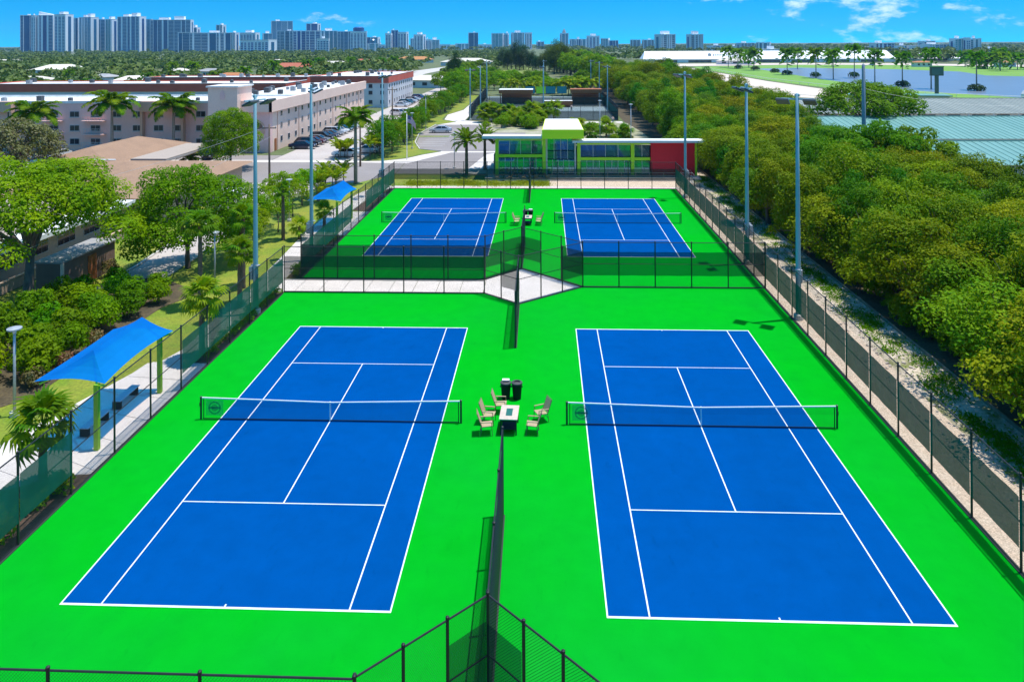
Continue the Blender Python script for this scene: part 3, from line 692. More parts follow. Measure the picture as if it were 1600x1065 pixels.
def limb_tree(rng, h0, lobes, r0, nl, lean=0.0):
    mb = MB()
    top = (lean*h0, 0.15*lean*h0, h0)
    mb.tube([(0,0,-0.1),(0.02,0.0,0.25),(lean*h0*0.45,0.05,h0*0.5),top],[r0*1.5,r0*1.1,r0*0.85,r0*0.7],8)
    for i in rng.choice(len(lobes), min(nl,len(lobes)), replace=False):
        x,y,z = lobes[i][:3]
        mid = (top[0]+0.38*(x-top[0])+rng.uniform(-.3,.3), top[1]+0.38*(y-top[1])+rng.uniform(-.3,.3), top[2]+rng.uniform(0.5,0.75)*(z-top[2]))
        e = 1.0+0.3*rng.random(); mb.tube([(top[0],top[1],top[2]-0.15),mid,(x,y,z),(x*e+rng.uniform(-.2,.2),y*e+rng.uniform(-.2,.2),z+0.6*(e-1)*abs(z))],[r0*0.55,r0*0.33,r0*0.13,r0*0.05],5,False)
    return mb

def tree_proto(seed, R3, cz, nlobes, lr, nleaf, lsize, lmat, h0, r0, bark=None, up=0.35, flat=0.75, zmin=-0.35, asp=0.55, nl=12, lean=0.0, low=-0.55, jit=0.45, inner=0.25, shell=(0.72,1.06)):
    rng = np.random.default_rng(seed)
    lobes = crown_lobes(rng, nlobes, R3, cz, lr, flat, zmin, inner)
    cm = quads_mesh('crown', lobes_leaves(rng, lobes, nleaf, lsize, up, low, asp, shell, jit), lmat)
    tm = limb_tree(rng, h0, lobes, r0, nl, lean).mesh('trunk', bark or M_BARK, True)
    return (cm, tm)
def plant(kind, proto, loc, label, cat, rz=0.0, sc_=1.0, group=None):
    t = thing(kind, label, cat, loc, rz, group); t.scale = sc_ if hasattr(sc_,'__len__') else (sc_,)*3
    if proto[1]: link('trunk', proto[1], t)
    link('crown', proto[0], t); return t

# --- the olive tree belt along the right
L_BELT2 = mat('leaf_belt_green', (0.1155,0.2338,0.0029), 0.55, col2=(0.0444,0.1309,0.0019), vscale=0.5, trans=0.27, rnd=0.2, spec=0.06, detail=3)
L_BELT3 = mat('leaf_belt_yellow', (0.2807,0.2791,0.0025), 0.6, col2=(0.1092,0.1806,0.0016), vscale=0.6, trans=0.27, rnd=0.18, spec=0.06, detail=3)
_bm = [L_OLIVE,L_OLIVE,L_BELT2,L_OLIVE,L_BELT3,L_OLIVE,L_BELT2]
belt = [tree_proto(100+i, ((2.5,2.9,2.2),(2.9,2.5,2.6),(2.4,2.4,2.9))[i % 3], (3.9,4.1,4.2)[i % 3], (34,26,38)[i % 3], ((0.6,1.25),(0.8,1.45),(0.5,1.1))[i % 3], 12500, 0.10, _bm[i], 1.9, 0.16, M_BARK, zmin=-0.75, nl=16, low=-0.7, jit=0.55, inner=0.45, shell=(0.6,1.16)) for i in range(7)]
rg = random.Random(21); spots = []
y = 0.5
while y < 330:
    near = y < 110
    step = 3.7 if y < 60 else (4.4 if y < 110 else (6.0 if y < 200 else 8.5))
    x0 = 39.8 + rg.uniform(-0.9,0.7)
    xmax = 58.5 if y > 8 else 52
    if y > 150: x0 = 41
    if y > 86: xmax = 60
    if y > 122: xmax = 68
    if y < 36: xmax = 52+ (y-8)*0.25
    x = x0
    while x < xmax:
        spots.append((x+rg.uniform(-0.8,0.8), y+rg.uniform(-1.0,1.0))); x += step*(1.0 if near else 1.05)
    y += step
for i, (x, y) in enumerate(spots):
    s = rg.uniform(0.86,1.12)*(1.0 if y < 110 else (1.12 if y < 200 else 1.4))
    edge = x < 42.3
    bt = plant('belt_tree', belt[rg.randrange(7)], (x,y,-0.05), 'dense olive green tree in the belt along the right of the courts', 'tree', rg.uniform(0,6.28), (s*rg.uniform(0.9,1.18),s*rg.uniform(0.9,1.18),s*(0.97 if edge else 1.0)*rg.uniform(0.85,1.15)), 'olive trees of the belt right of the courts')
    bt.rotation_euler = (rg.uniform(-.13,.13), rg.uniform(-.13,.13), bt.rotation_euler[2])
N_BELT = len(spots)

# --- fan palms, feather palms
def feather_frond(seed, L_=2.6, rise=0.9, droop=1.6, nleaf=26, ll=0.62, lw=0.045, material=None, name='frond'):
    rg = random.Random(seed); mb = MB(); pts = []
    for i in range(9):
        s = i/8; pts.append(Vector((L_*s*(1-0.18*s*s), 0, rise*s*1.4 - droop*s*s*1.15)))
    mb.tube(pts,[0.035*(1-0.85*i/8)+0.004 for i in range(9)],4,False)
    for i in range(nleaf):
        s = 0.12+0.88*(i+0.5)/nleaf; k = min(7,int(s*8)); f = s*8-k; p = pts[k].lerp(pts[k+1],f)
        tan = (pts[k+1]-pts[k]).normalized(); nrm = Vector((-tan.z,0,tan.x))
        l = ll*(math.sin(math.pi*min(1,0.12+0.9*s))**0.6)*rg.uniform(0.85,1.1)
        for sd in (-1,1):
            d = (tan*0.55 + Vector((0,sd*0.85,0)) - nrm*rg.uniform(0.05,0.35) + nrm*0.25).normalized()
            e = p + d*l + Vector((0,0,-0.28*l)); mid = p + d*l*0.55 + Vector((0,0,0.02))
            w = tan*lw
            mb.add([p-w, p+w, mid+w*0.9, e, mid-w*0.9],[(0,1,2,3,4)])
    return mb.mesh(name, material or L_PALM)
def fan_leaf(seed, pet=0.85, rad=0.75, droop=0.35, n=16, material=None):
    rg = random.Random(seed); mb = MB()
    b = Vector((pet, 0, pet*0.35)); mb.tube([(0,0,0),(pet*0.5,0,pet*0.25),b],[0.02,0.014,0.01],4,False)
    for i in range(n):
        a = -2.2+4.4*(i+0.5)/n + rg.uniform(-.04,.04)
        d = Vector((math.cos(a), math.sin(a), 0.12 - 0.25*abs(math.sin(a)))).normalized()
        l = rad*(0.8+0.2*math.cos(a))*rg.uniform(0.9,1.08); s = Vector((-math.sin(a), math.cos(a), 0.0))*0.075
        mid = b + d*l*0.6; e = b + d*l + Vector((0,0,-droop*l)); u = Vector((0,0,0.02*(i%2)))
        mb.add([b, mid-s+u, e, mid+s+u],[(0,1,2,3)])
    return mb.mesh('fan_leaf', material or L_PALM)
FR_ROYAL = [feather_frond(i, 3.0, rg.uniform(0.7,1.2), rg.uniform(1.3,2.0), 30, 0.75, 0.05) for i in range(3)]
FR_COCO = [feather_frond(10+i, 2.7, rg.uniform(0.8,1.2), rg.uniform(1.2,1.7), 26, 0.6, 0.045, L_PALMY) for i in range(3)]
FR_PHOENIX = [feather_frond(20+i, 2.9, rg.uniform(1.6,2.4), rg.uniform(1.2,1.7), 34, 0.42, 0.035) for i in range(3)]
FR_ARECA = [feather_frond(30+i, 1.7, rg.uniform(1.4,1.9), rg.uniform(0.9,1.5), 18, 0.42, 0.045, L_PALMY) for i in range(3)]
FAN = [fan_leaf(i, rg.uniform(0.7,1.0), rg.uniform(0.7,0.9), rg.uniform(0.25,0.5)) for i in range(4)]
FANY = [fan_leaf(i+9, rg.uniform(0.6,0.9), rg.uniform(0.7,0.85), rg.uniform(0.25,0.5), material=L_PALMY) for i in range(3)]
_trk = {}
def palm_trunk(h, r0, r1, style):
    k = (round(h,1), style)
    if k in _trk: return _trk[k]
    mb = MB(); n = max(6,int(h/0.35)); pr_ = []
    for i in range(n+1):
        s = i/n; r = r0+(r1-r0)*s
        if style == 'royal': r *= 1+0.25*math.sin(math.pi*s)*0.6
        if style == 'sabal': r *= (1.0 if i % 2 else 1.14)
        if style == 'phoenix': r *= (1.0 if i % 2 else 1.1)
        pr_.append((r, h*s))
    pr_[0] = (r0*1.3, -0.1)
    me = mb.lathe(pr_, 10).mesh('trunk', M_PALMT if style in ('royal','coco') else M_SABALT, style != 'sabal'); _trk[k] = me; return me
def palm(x, y, h, style, label, nf=16, sc_=1.0, group=None, seed=0, tilt=0.0):
    rg = random.Random(seed*7+int(x*13+y*29))
    t = thing(style_name[style], label, 'palm tree', (x,y,-0.05), rg.uniform(0,6.28), group)
    if tilt: t.rotation_euler = (rg.uniform(-tilt,tilt), rg.uniform(-tilt,tilt), t.rotation_euler[2])
    r0 = {'royal':0.24,'coco':0.16,'sabal':0.17,'phoenix':0.24,'areca':0.06}[style]
    link('trunk', palm_trunk(h, r0, r0*0.75, style), t)
    top = h
    if style == 'royal':
        link('crown_shaft', _shaft, t, (0,0,h)); top = h+1.1
    lib = {'royal':FR_ROYAL,'coco':FR_COCO,'sabal':FAN if seed % 2 else FANY,'phoenix':FR_PHOENIX,'areca':FR_ARECA}[style]
    for i in range(nf):
        s = (i+0.5)/nf; az = 2.399963*i+rg.uniform(-.2,.2)
        if style == 'sabal': el = R(70-125*s)
        elif style == 'phoenix': el = R(40-85*s)
        elif style == 'areca': el = R(15-30*s)
        else: el = R(38-72*s)
        link('fan_leaf' if style == 'sabal' else 'frond', lib[i % len(lib)], t, (0,0,top), rot=(0,-el,az), scale=sc_*rg.uniform(0.88,1.1))
    return t
style_name = {'royal':'royal_palm','coco':'coconut_palm','sabal':'sabal_palm','phoenix':'date_palm','areca':'areca_palm'}
_shaft = MB().lathe([(0.19,-0.02),(0.21,0.15),(0.16,0.9),(0.1,1.2)],10).mesh('crown_shaft', M_SHAFT, True)

palm(-4.75,6.0,2.7,'sabal','short sabal palm by the left fence, below the large blue canopy',24,1.0,seed=1)
palm(-4.1,18.7,3.6,'sabal','sabal palm by the left fence just past the large blue canopy',24,0.95,seed=2)
palm(-8.3,27.3,5.6,'sabal','tall sabal palm on the lawn, rough trunk against the round tree',22,0.95,seed=1)
palm(-5.6,27.6,3.7,'sabal','mid height sabal palm between walkway and lamp post',22,0.95,seed=3)
palm(-6.9,31.3,5.2,'sabal','sabal palm behind the lawn lamp post',20,0.9,seed=5)
palm(-8.7,44.8,4.6,'sabal','slim sabal palm on the lawn near the first left light pole',18,0.75,seed=7)
palm(-9.2,36.5,3.4,'sabal','low sabal palm among the lawn shrubs',20,0.9,seed=9)
palm(-6.2,49.5,1.6,'sabal','short yellow green sabal palm left of the far blue canopy',20,0.8,seed=8)
palm(-7.2,45.0,1.2,'sabal','stubby fan palm in front of the far blue canopy',18,0.8,seed=4)
palm(-9.0,72.5,7.6,'royal','royal palm at the road bend behind the far blue canopy',20,1.15,seed=2)
palm(-46.6,98.0,7.0,'royal','royal palm in front of the pink building, nearer its stair tower',22,1.62,seed=3)
palm(-56.0,96.0,7.6,'royal','royal palm in front of the pink building, left of its neighbour',22,1.7,seed=4)
palm(-66.6,92.0,6.4,'royal','royal palm at the left edge before the pink building',22,1.7,seed=5)
palm(5.0,79.0,4.6,'phoenix','date palm left of the clubhouse, taller front one',38,0.95,seed=1)
palm(7.2,83.5,4.4,'phoenix','date palm left of the clubhouse, behind its twin',34,0.9,seed=2)
palm(-31.0,69.5,1.6,'coco','low yellow green palm at the end of the tan roof',16,1.0,seed=6)
palm(-36.0,82.0,1.8,'coco','low palm between tan roofed house and pink building',16,0.95,seed=8)

# --- big trees on the left
bigt = tree_proto(7, (6.6,6.0,3.1), 6.9, 60, (1.1,1.8), 40000, 0.12, L_LIME, 3.3, 0.36, M_BARK, up=0.7, flat=0.6, zmin=-0.8, nl=13, inner=0.45, lean=0.05)
plant('poinciana_tree', bigt, (-21.0,27.6,0), 'big spreading lime green tree with thick pale trunk beside the brown shed', 'tree', 0.6)
rt = tree_proto(8, (3.6,3.6,3.0), 4.6, 40, (0.9,1.45), 26000, 0.10, mat('leaf_round', (0.205,0.33,0.002), 0.6, col2=(0.085,0.20,0.002), vscale=0.7, trans=0.4, rnd=0.05, spec=0.06, detail=3), 2.2, 0.2, M_BARKD, zmin=-0.95, low=-0.7)
plant('round_tree', rt, (-13.5,36.0,-0.4), 'round mid green tree between the lane and the lawn palms', 'tree', 1.0, (1.12,1.12,1.1))
plant('shade_tree', rt, (-30.5,83.5,0), 'shade tree at the road corner before the pink stair tower', 'tree', 2.2, (1.05,1.05,1.12))
yt = tree_proto(9, (5.0,4.8,3.6), 6.0, 36, (1.1,1.7), 11000, 0.17, mat('leaf_dry', (0.18,0.20,0.03), 0.6, col2=(0.11,0.10,0.035), vscale=0.8, trans=0.3, rnd=0.1, detail=3), 3.0, 0.3, M_BARK, zmin=-0.5)
plant('sparse_tree', yt, (-50.0,66.0,0), 'sparse olive brown tree left of the tan roof, before the pink building', 'tree', 0.4, (0.9,0.9,0.92))
plant('lawn_tree', rt, (-25.5,56.0,-0.3), 'small tree hugging the wall of the tan roofed house', 'tree', 3.0, (0.42,0.42,0.45))

# --- shrubs and hedges
def shrub_proto(seed, r, h, n, size, lmat, nl=9):
    rng = np.random.default_rng(seed)
    lobes = crown_lobes(rng, nl, (r*0.62,r*0.62,h*0.4), h*0.5, (r*0.38,r*0.55), 0.8, -0.6)
    return (quads_mesh('crown', lobes_leaves(rng, lobes, n, size, 0.3, -0.6), lmat), MB().tube([(0,0,-0.1),(0.03,0,h*0.3),(0.0,0.05,h*0.7)],[0.05,0.035,0.01],5).tube([(0,0,0),(r*0.3,0.1,h*0.5)],[0.03,0.01],4).tube([(0,0,0),(-r*0.25,-0.15,h*0.5)],[0.03,0.01],4).mesh('trunk', M_BARKD))
SH_G = [shrub_proto(200+i, 1.0, 1.7, 1700, 0.085, L_GREEN) for i in range(3)]
SH_L = [shrub_proto(210+i, 1.0, 1.6, 1500, 0.09, L_LIME) for i in range(2)]
SH_R = [shrub_proto(220, 0.8, 1.3, 900, 0.08, L_RED)]
SH_S = [shrub_proto(230+i, 0.45, 0.55, 420, 0.055, L_LIME, 6) for i in range(2)]
def shrub(lib, x, y, s, label, group, seed, kind='shrub'):
    rg = random.Random(seed); return plant(kind, lib[seed % len(lib)], (x,y,-0.04), label, kind.replace('_',' '), rg.uniform(0,6.28), (s*rg.uniform(.9,1.1),s*rg.uniform(.9,1.1),s*rg.uniform(.85,1.15)), group)
k = 0
for (x, y, s) in [(-12.2,16.2,1.5),(-13.6,18.0,1.7),(-11.9,18.6,1.3),(-15.0,15.6,1.7),(-16.2,18.6,1.8),(-13.2,20.6,1.5),(-14.9,21.2,1.6),(-12.4,22.6,1.3),(-16.8,22.2,1.6),(-13.8,23.8,1.45),(-12.1,25.1,1.2),(-15.4,25.2,1.6),(-17.2,25.6,1.4),(-13.0,27.0,1.25),(-14.6,28.0,1.4),(-11.6,27.8,1.05),(-12.6,29.6,1.1),(-17.6,28.6,1.2),(-16.3,30.6,1.1),(-14.0,13.2,1.7),(-16.8,12.6,1.8),(-12.6,11.9,1.3),(-18.8,15.5,1.8),(-19.3,19.5,1.7),(-18.9,11.0,1.8),(-15.8,10.2,1.7),(-13.4,9.4,1.3)]:
    k += 1; shrub(SH_G if k % 4 else SH_L, x, y, s*0.88, 'leafy shrub in the thick hedge left of the large blue canopy', 'hedge shrubs left of the large canopy', k, 'hedge_shrub')
for (x, y, s) in [(-11.6,15.0,0.9),(-11.3,17.0,0.8),(-11.2,19.6,0.9),(-18.6,33.6,1.0)]:
    k += 1; shrub(SH_R, x, y, s, 'bronze leaved shrub at the edge of the left hedge', 'bronze shrubs', k, 'bronze_shrub')
rg = random.Random(5)
for i in range(26):
    k += 1; shrub(SH_S, -3.95-rg.random()*1.6, -6+i*0.5, rg.uniform(0.8,1.5), 'low shrub in the mulch bed at the lower left fence', 'low shrubs in the lower left bed', k, 'low_shrub')
for i in range(16):
    k += 1; shrub(SH_S, -3.8-rg.random()*0.35, 18.8+i*0.72, rg.uniform(0.7,1.1), 'low shrub in the narrow bed between left fence and walkway', 'low shrubs in the narrow left bed', k, 'low_shrub')
for i in range(14):
    k += 1; shrub(SH_S, -3.8-rg.random()*0.6, 34.2+i*0.85, rg.uniform(0.7,1.1), 'low shrub in the bed beside the far left court', 'low shrubs beside the far left court', k, 'low_shrub')
st = tree_proto(11, (1.25,1.25,1.2), 2.5, 14, (0.42,0.65), 2600, 0.085, L_LIME, 1.5, 0.06, M_BARKD, zmin=-0.5, nl=6)
for (x, y, s) in [(-10.6,42.5,1.0),(-11.7,45.5,1.1),(-10.2,47.6,0.95),(-12.4,49.5,1.15),(-11.0,54.0,1.1),(-13.0,56.0,1.2),(-11.8,59.5,1.1),(-9.9,39.4,0.9),(-12.6,41.0,1.0)]:
    k += 1; plant('young_tree', st, (x,y,-0.04), 'young leafy tree on the lawn between lane and left walkway', 'tree', k*1.3, s, 'young trees on the left lawn')
for i in range(16):
    x = -11.4+rg.uniform(-1.7,1.9); y = 60.5+i*0.72
    palm(x, y, rg.uniform(1.2,2.3), 'areca', 'areca palm in the clump behind the far blue canopy', 9, 1.0, 'areca palms behind the far canopy', seed=i)
for i in range(6):
    palm(-16.5+rg.uniform(-2,2), 92.6+i*0.5+rg.uniform(-1,1), rg.uniform(1.0,1.8), 'areca', 'areca palm screening the parked white cars', 9, 1.2, 'areca palms by the apartment drive', seed=40+i)
for i in range(4):
    palm(-11.5+rg.uniform(-1,1), 93+i*1.6, rg.uniform(1.4,2.2), 'areca', 'areca palm at the corner of the apartment drive', 9, 1.3, 'areca palms at the drive corner', seed=50+i)
# the long planting belt between apartment drive and club car park
mt = tree_proto(12, (2.0,2.0,1.9), 3.0, 18, (0.6,0.95), 3200, 0.12, L_GREEN, 1.4, 0.1, M_BARKD, zmin=-0.7, nl=7)
for i in range(62):
    y = 96+i*2.5; x = -11.2+rg.uniform(-1.5,1.5)-(0.8 if y > 150 else 0)
    if i % 4 == 3: palm(x, y, rg.uniform(1.8,3.4), 'areca' if i % 8 == 3 else 'sabal', 'palm in the planting belt beside the apartment drive', 12, 1.2, 'palms of the belt beside the drive', seed=i)
    else: k += 1; plant('belt_shrub_tree', mt, (x,y,-0.04), 'bushy green tree in the belt between apartment drive and club car park', 'tree', i*1.7, rg.uniform(0.75,1.15), 'bushy trees beside the drive')
SH_O = [shrub_proto(240+i, 1.0, 1.7, 1700, 0.09, L_OLIVE) for i in range(2)]
for i in range(46):
    k += 1; shrub(SH_O if i % 3 else SH_G, 39.0+rg.uniform(0,0.9), 3+i*1.75+rg.uniform(-.6,.6), rg.uniform(0.75,1.35), 'undergrowth bush at the foot of the tree belt behind the kerb', 'undergrowth along the kerb', k, 'undergrowth_bush')
# grassy tufts along the rocky verge and under the belt
def tuft_field(name, pts, n_per, size, lmat, label, cat):
    rng = np.random.default_rng(3); P = []
    for (x,y,r) in pts:
        c = np.stack([rng.normal(x,r,n_per), rng.normal(y,r*1.8,n_per), rng.uniform(0.0,size*1.4,n_per)],1); P.append(c)
    P = np.concatenate(P); nrm = rng.normal(0,1,(len(P),3)); nrm[:,2] = abs(nrm[:,2])*0.4
    o = link(name, quads_mesh(name, leaf_quads(rng, P, nrm, size, 0.35), lmat)); o['kind'] = 'stuff'; tag(o, label, cat); return o
tuft_field('verge_weeds', [(36.9+rg.uniform(-0.7,1.0), rg.uniform(3,80), rg.uniform(0.15,0.5)) for i in range(130)], 120, 0.09, L_LIME, 'weedy green tufts scattered along the rocky verge', 'weeds')
tuft_field('club_lawn_groundcover', [(rg.uniform(-2,16), rg.uniform(71.8,73.6), 0.5) for i in range(60)], 120, 0.10, L_PALMY, 'yellow green ground cover strip before the clubhouse', 'ground cover')
# ------------------------------------------------------------------ clubhouse
M_LIMEF = mat('lime_facade', (0.40,0.76,0.015), 0.5)
M_LIMEY = mat('lime_yellow_roof', (0.74,0.90,0.004), 0.5)
M_ROOFW = mat('roof_white', (0.80,0.80,0.76), 0.7, col2=(0.68,0.67,0.63), vscale=0.6, fine=0.06, fscale=3)
M_REDW = mat('red_wall', (0.56,0.004,0.018), 0.6, fine=0.05, fscale=2)
M_GLASS = mat('window_glass', (0.16,0.30,0.38), 0.05, metal=0.75)
M_GLASSG = mat('window_glass_green', (0.12,0.36,0.26), 0.05, metal=0.75)
M_MULL = mat('mullion_pale', (0.55,0.60,0.58), 0.4)
M_STEEL = mat('railing_steel', (0.45,0.47,0.48), 0.35, metal=0.6)
CH = thing('clubhouse', 'lime green glass clubhouse with a red wall behind the far courts', 'building', (8.5,77.2,0))
def bx(name, m_, x0,x1,y0,y1,z0,z1, par=CH): return part(name, MB().box(x0,x1,y0,y1,z0,z1), m_, par)
def glazed_bay(x0, x1, zs, n, par, y=0.0, m_=None, splits=None):
    """a window wall: panes are their own pieces, mullions stand proud"""
    for (z0,z1,k) in zs:
        w = (x1-x0)/k
        for i in range(k):
            p = part('window', MB().box(x0+i*w+0.035,x0+(i+1)*w-0.035,y+0.06,y+0.09,z0+0.05,z1-0.05), (M_GLASSG if (i*7+int(z0*3)) % 3 == 1 else M_GLASS) if m_ is None else m_, par)
            part('frame', MB().box(x0+i*w-0.03,x0+i*w+0.03,y-0.02,y+0.1,z0,z1), M_MULL, p)
bx('wall', mat('club_inner',(0.10,0.16,0.13),0.8), 0.4,26.6,0.5,9.5,0.33,3.0)
bx('floor_slab', M_CONC2, -0.6,28.2,-2.4,11,-0.05,0.32)
# left wing
for x in (0.9,7.35): bx('column', M_LIMEF, x-0.22,x+0.22,-0.35,0.2,0.33,5.55)
bx('beam', M_LIMEF, 1.13,7.12,-0.15,0.15,2.75,3.15); bx('beam', M_LIMEF, 1.13,7.12,-0.12,0.12,5.1,5.55)
glazed_bay(1.15,7.1,[(0.4,2.72,7),(3.18,5.08,4)],0,CH)
def slope_roof(x0,x1,zf): return part('roof', MB().add([(x0,-1.7,zf),(x1,-1.7,zf),(x1,-1.7,zf+0.24),(x0,-1.7,zf+0.24),(x0,0.6,zf),(x1,0.6,zf),(x1,0.6,zf+0.24),(x0,0.6,zf+0.24),(x0,10.2,zf-1.9),(x1,10.2,zf-1.9),(x1,10.2,zf-1.65),(x0,10.2,zf-1.65)],[(0,1,2,3),(3,2,6,7),(0,4,5,1),(7,6,10,11),(4,8,9,5),(9,8,11,10),(1,5,6,2),(5,9,10,6),(4,0,3,7),(8,4,7,11)]), M_ROOFW, CH)
rl = slope_roof(-1.0,7.7,5.58); part('fascia', MB().box(-1.02,7.72,-1.74,-1.71,5.5,5.86), M_MULL, rl)
# right wing, its lower roof runs out over the red wall
for x in (12.1,19.4): bx('column', M_LIMEF, x-0.22,x+0.22,-0.35,0.2,0.33,4.95)
bx('beam', M_LIMEF, 12.33,19.17,-0.15,0.15,2.35,2.75); bx('beam', M_LIMEF, 12.33,19.17,-0.12,0.12,4.5,4.95); bx('beam', M_LIMEF, 19.63,21.8,-0.15,0.15,2.35,2.75); bx('beam', M_LIMEF, 19.63,21.8,-0.12,0.12,4.5,4.95)
glazed_bay(12.35,19.15,[(0.4,2.32,8),(2.78,4.48,4)],0,CH); glazed_bay(19.65,21.75,[(0.4,2.32,2),(2.78,4.48,2)],0,CH)
rw = bx('red_wall', M_REDW, 21.85,27.7,-0.05,6,0.33,3.6); bx('red_wall', M_REDW, 21.85,27.75,-0.46,-0.1,0.33,4.75); bx('column', M_LIMEF, 27.77,28.05,-0.5,-0.2,0.33,4.95)
rr = slope_roof(11.2,28.9,4.98); part('fascia', MB().box(11.18,28.92,-1.74,-1.71,4.93,5.24), M_MULL, rr)
# tall lime entrance
en = bx('entrance_tower', mat('entrance_dark',(0.015,0.06,0.05),0.5), 7.6,11.7,0.45,9.0,0.33,5.48)
glazed_bay(7.8,11.5,[(0.4,2.4,5),(2.45,3.6,4),(3.65,5.5,4)],0,CH,0.2)
for x in (7.7,11.62): bx('column', M_MULL, x-0.1,x+0.1,-0.1,0.3,0.33,5.48)
tr = part('entrance_roof', MB().add([(7.1,-1.9,5.5),(12.7,-1.9,5.5),(12.7,-1.9,6.7),(7.1,-1.9,6.7),(7.5,5.5,5.84),(12.3,5.5,5.84),(12.3,5.5,7.4),(7.5,5.5,7.4)],
     [(0,1,2,3),(5,4,7,6),(3,2,6,7),(1,5,6,2),(4,0,3,7),(0,4,5,1)]), M_LIMEY, CH)
part('roof_membrane', MB().add([(7.22,-1.8,6.76),(12.58,-1.8,6.76),(12.2,5.4,7.45),(7.6,5.4,7.45)],[(0,1,2,3)]), M_ROOFW, tr)
part('sign_band', MB().box(8.6,11.2,5.51,5.57,6.8,7.3), M_LIMEF, tr)
rt_ = thing('terrace_railing', 'steel railing along the clubhouse terrace', 'railing', (16.9,74.6,0))
for i in range(11): part('post', MB().cbox((i*1.85,0,0.55),(0.05,0.05,1.1)), M_STEEL, rt_)
for z in (0.45,0.75,1.08): part('rail', MB().tube([(0,0,z),(18.5,0,z)],0.022,6), M_STEEL, rt_)
def terrace_set(x, y, lab):
    t = thing('terrace_table', lab, 'table', (x,y,0.0), group='dark tables on the clubhouse terrace')
    part('table_top', MB().lathe([(0.5,0.72),(0.5,0.76)],16), M_TDARK, t); part('pedestal', MB().lathe([(0.28,0.0),(0.25,0.04),(0.05,0.06),(0.05,0.72)],10), M_TDARK, t)
for i, x in enumerate((10.4,12.2,14.0,15.6)): terrace_set(x, 75.0+0.4*(i%2), 'dark round table on the clubhouse terrace, %s from the left' % ORD[i])
for i, (x,a) in enumerate(((9.5,0.2),(11.3,2.9),(13.1,0.1),(14.8,3.0),(16.3,0.3))):
    c = copy_tree(ch0, None, 'chair at the round terrace tables before the clubhouse', 'chairs on the clubhouse terrace', (x,75.1,0.0), a)
rmp = thing('access_ramp', 'grey concrete ramp with steel rails at the right end of the clubhouse', 'ramp', (34.0,73.4,0))
part('ramp_slab', MB().add([(0,0,-0.03),(1.6,0,-0.03),(1.6,4.0,0.32),(0,4.0,0.32),(0,0,-0.05),(1.6,0,-0.05),(1.6,4.0,-0.05),(0,4.0,-0.05)],[(0,1,2,3),(4,7,6,5),(0,4,5,1),(1,5,6,2),(2,6,7,3),(3,7,4,0)]), M_CONC2, rmp)
for x in (0.05,1.55):
    part('handrail', MB().tube([(x,0,0.9),(x,4.0,1.25)],0.025,6).tube([(x,0.1,0),(x,0.1,0.9)],0.02,5).tube([(x,2,0.15),(x,2,1.08)],0.02,5).tube([(x,3.9,0.3),(x,3.9,1.24)],0.02,5), M_STEEL, rmp)

# ------------------------------------------------------------------ padel courts beyond the clubhouse
M_COURTD = mat('court_dark', (0.15,0.20,0.20), 0.8, col2=(0.19,0.24,0.24), vscale=0.3)
M_BROWN = mat('timber_brown', (0.40,0.13,0.035), 0.7, col2=(0.30,0.09,0.025), vscale=2, stretch=(0.2,1,4))
sheet('hard_court', [(-2.0,152.5),(33.3,152.5),(33.8,232),(-4.0,232)], -0.036, M_COURTD)
fence((-2.2,152.2),(33.4,152.2),'dark windscreened fence along the near side of the far hard courts', 12, screen=(0.05,2.2), group='fences of the far hard courts')
fence((33.4,152.2),(34.0,232),'fence along the right side of the far hard courts', 20, screen=(0.05,2.4), group='fences of the far hard courts')
fence((-2.2,152.2),(-4.2,232),'fence along the left side of the far hard courts', 20, screen=(0.05,2.4), group='fences of the far hard courts')
fence((-3.2,190.5),(33.6,190.5),'fence across the middle of the far hard courts', 12, screen=(0.05,2.6), group='fences of the far hard courts')
def pavilion(x0, x1, y0, y1, h, lab, white=True):
    t = thing('court_shelter', lab, 'shelter', (x0,y0,0), group='shelters at the far hard courts')
    r_ = part('roof', MB().box(-0.4,x1-x0+0.4,-0.4,y1-y0+0.4,h,h+0.25), M_ROOFW if white else M_BROWN, t)
    part('fascia', MB().box(-0.41,x1-x0+0.41,-0.44,-0.41,h-0.9,h+0.2), M_BROWN, r_)
    part('wall', MB().box(0.2,x1-x0-0.2,y1-y0-0.4,y1-y0-0.2,0,h-0.01), M_BROWN, t)
    for x in (0.1,x1-x0-0.1): part('post', MB().cbox((x,0.1,h/2),(0.18,0.18,h-0.01)), M_BROWN, t)
pavilion(2.5,12.0,198,203,4.2,'brown timber shelter with white roof at the far hard courts, left one')
pavilion(24.0,32.5,196,200,4.4,'brown timber shelter without white roof at the far hard courts, right one',False)
pavilion(16.2,23.5,188.0,189.6,1.6,'low white roofed bench shelter in the middle of the far hard courts')
M_TEAL = mat('teal_banner', (0.02,0.16,0.26), 0.7, col2=(0.015,0.28,0.22), vscale=0.35)
for i, (x, m_, l) in enumerate(((9.3,M_TEAL,'blue'),(13.0,M_LIMEF,'lime green'),(16.4,M_TEAL,'teal blue'),(20.3,M_TEAL,'wide teal'))):
    t = thing('sponsor_banner', '%s banner on the back fence of the far hard courts, %s from the left' % (l, ORD[i]), 'banner', (x,231.6,0))
    part('cloth', MB().box(0,3.2,0,0.03,1.0,3.4), m_, t); part('frame', MB().box(-0.05,3.25,0.035,0.06,0.95,3.45), M_TDARK, t)
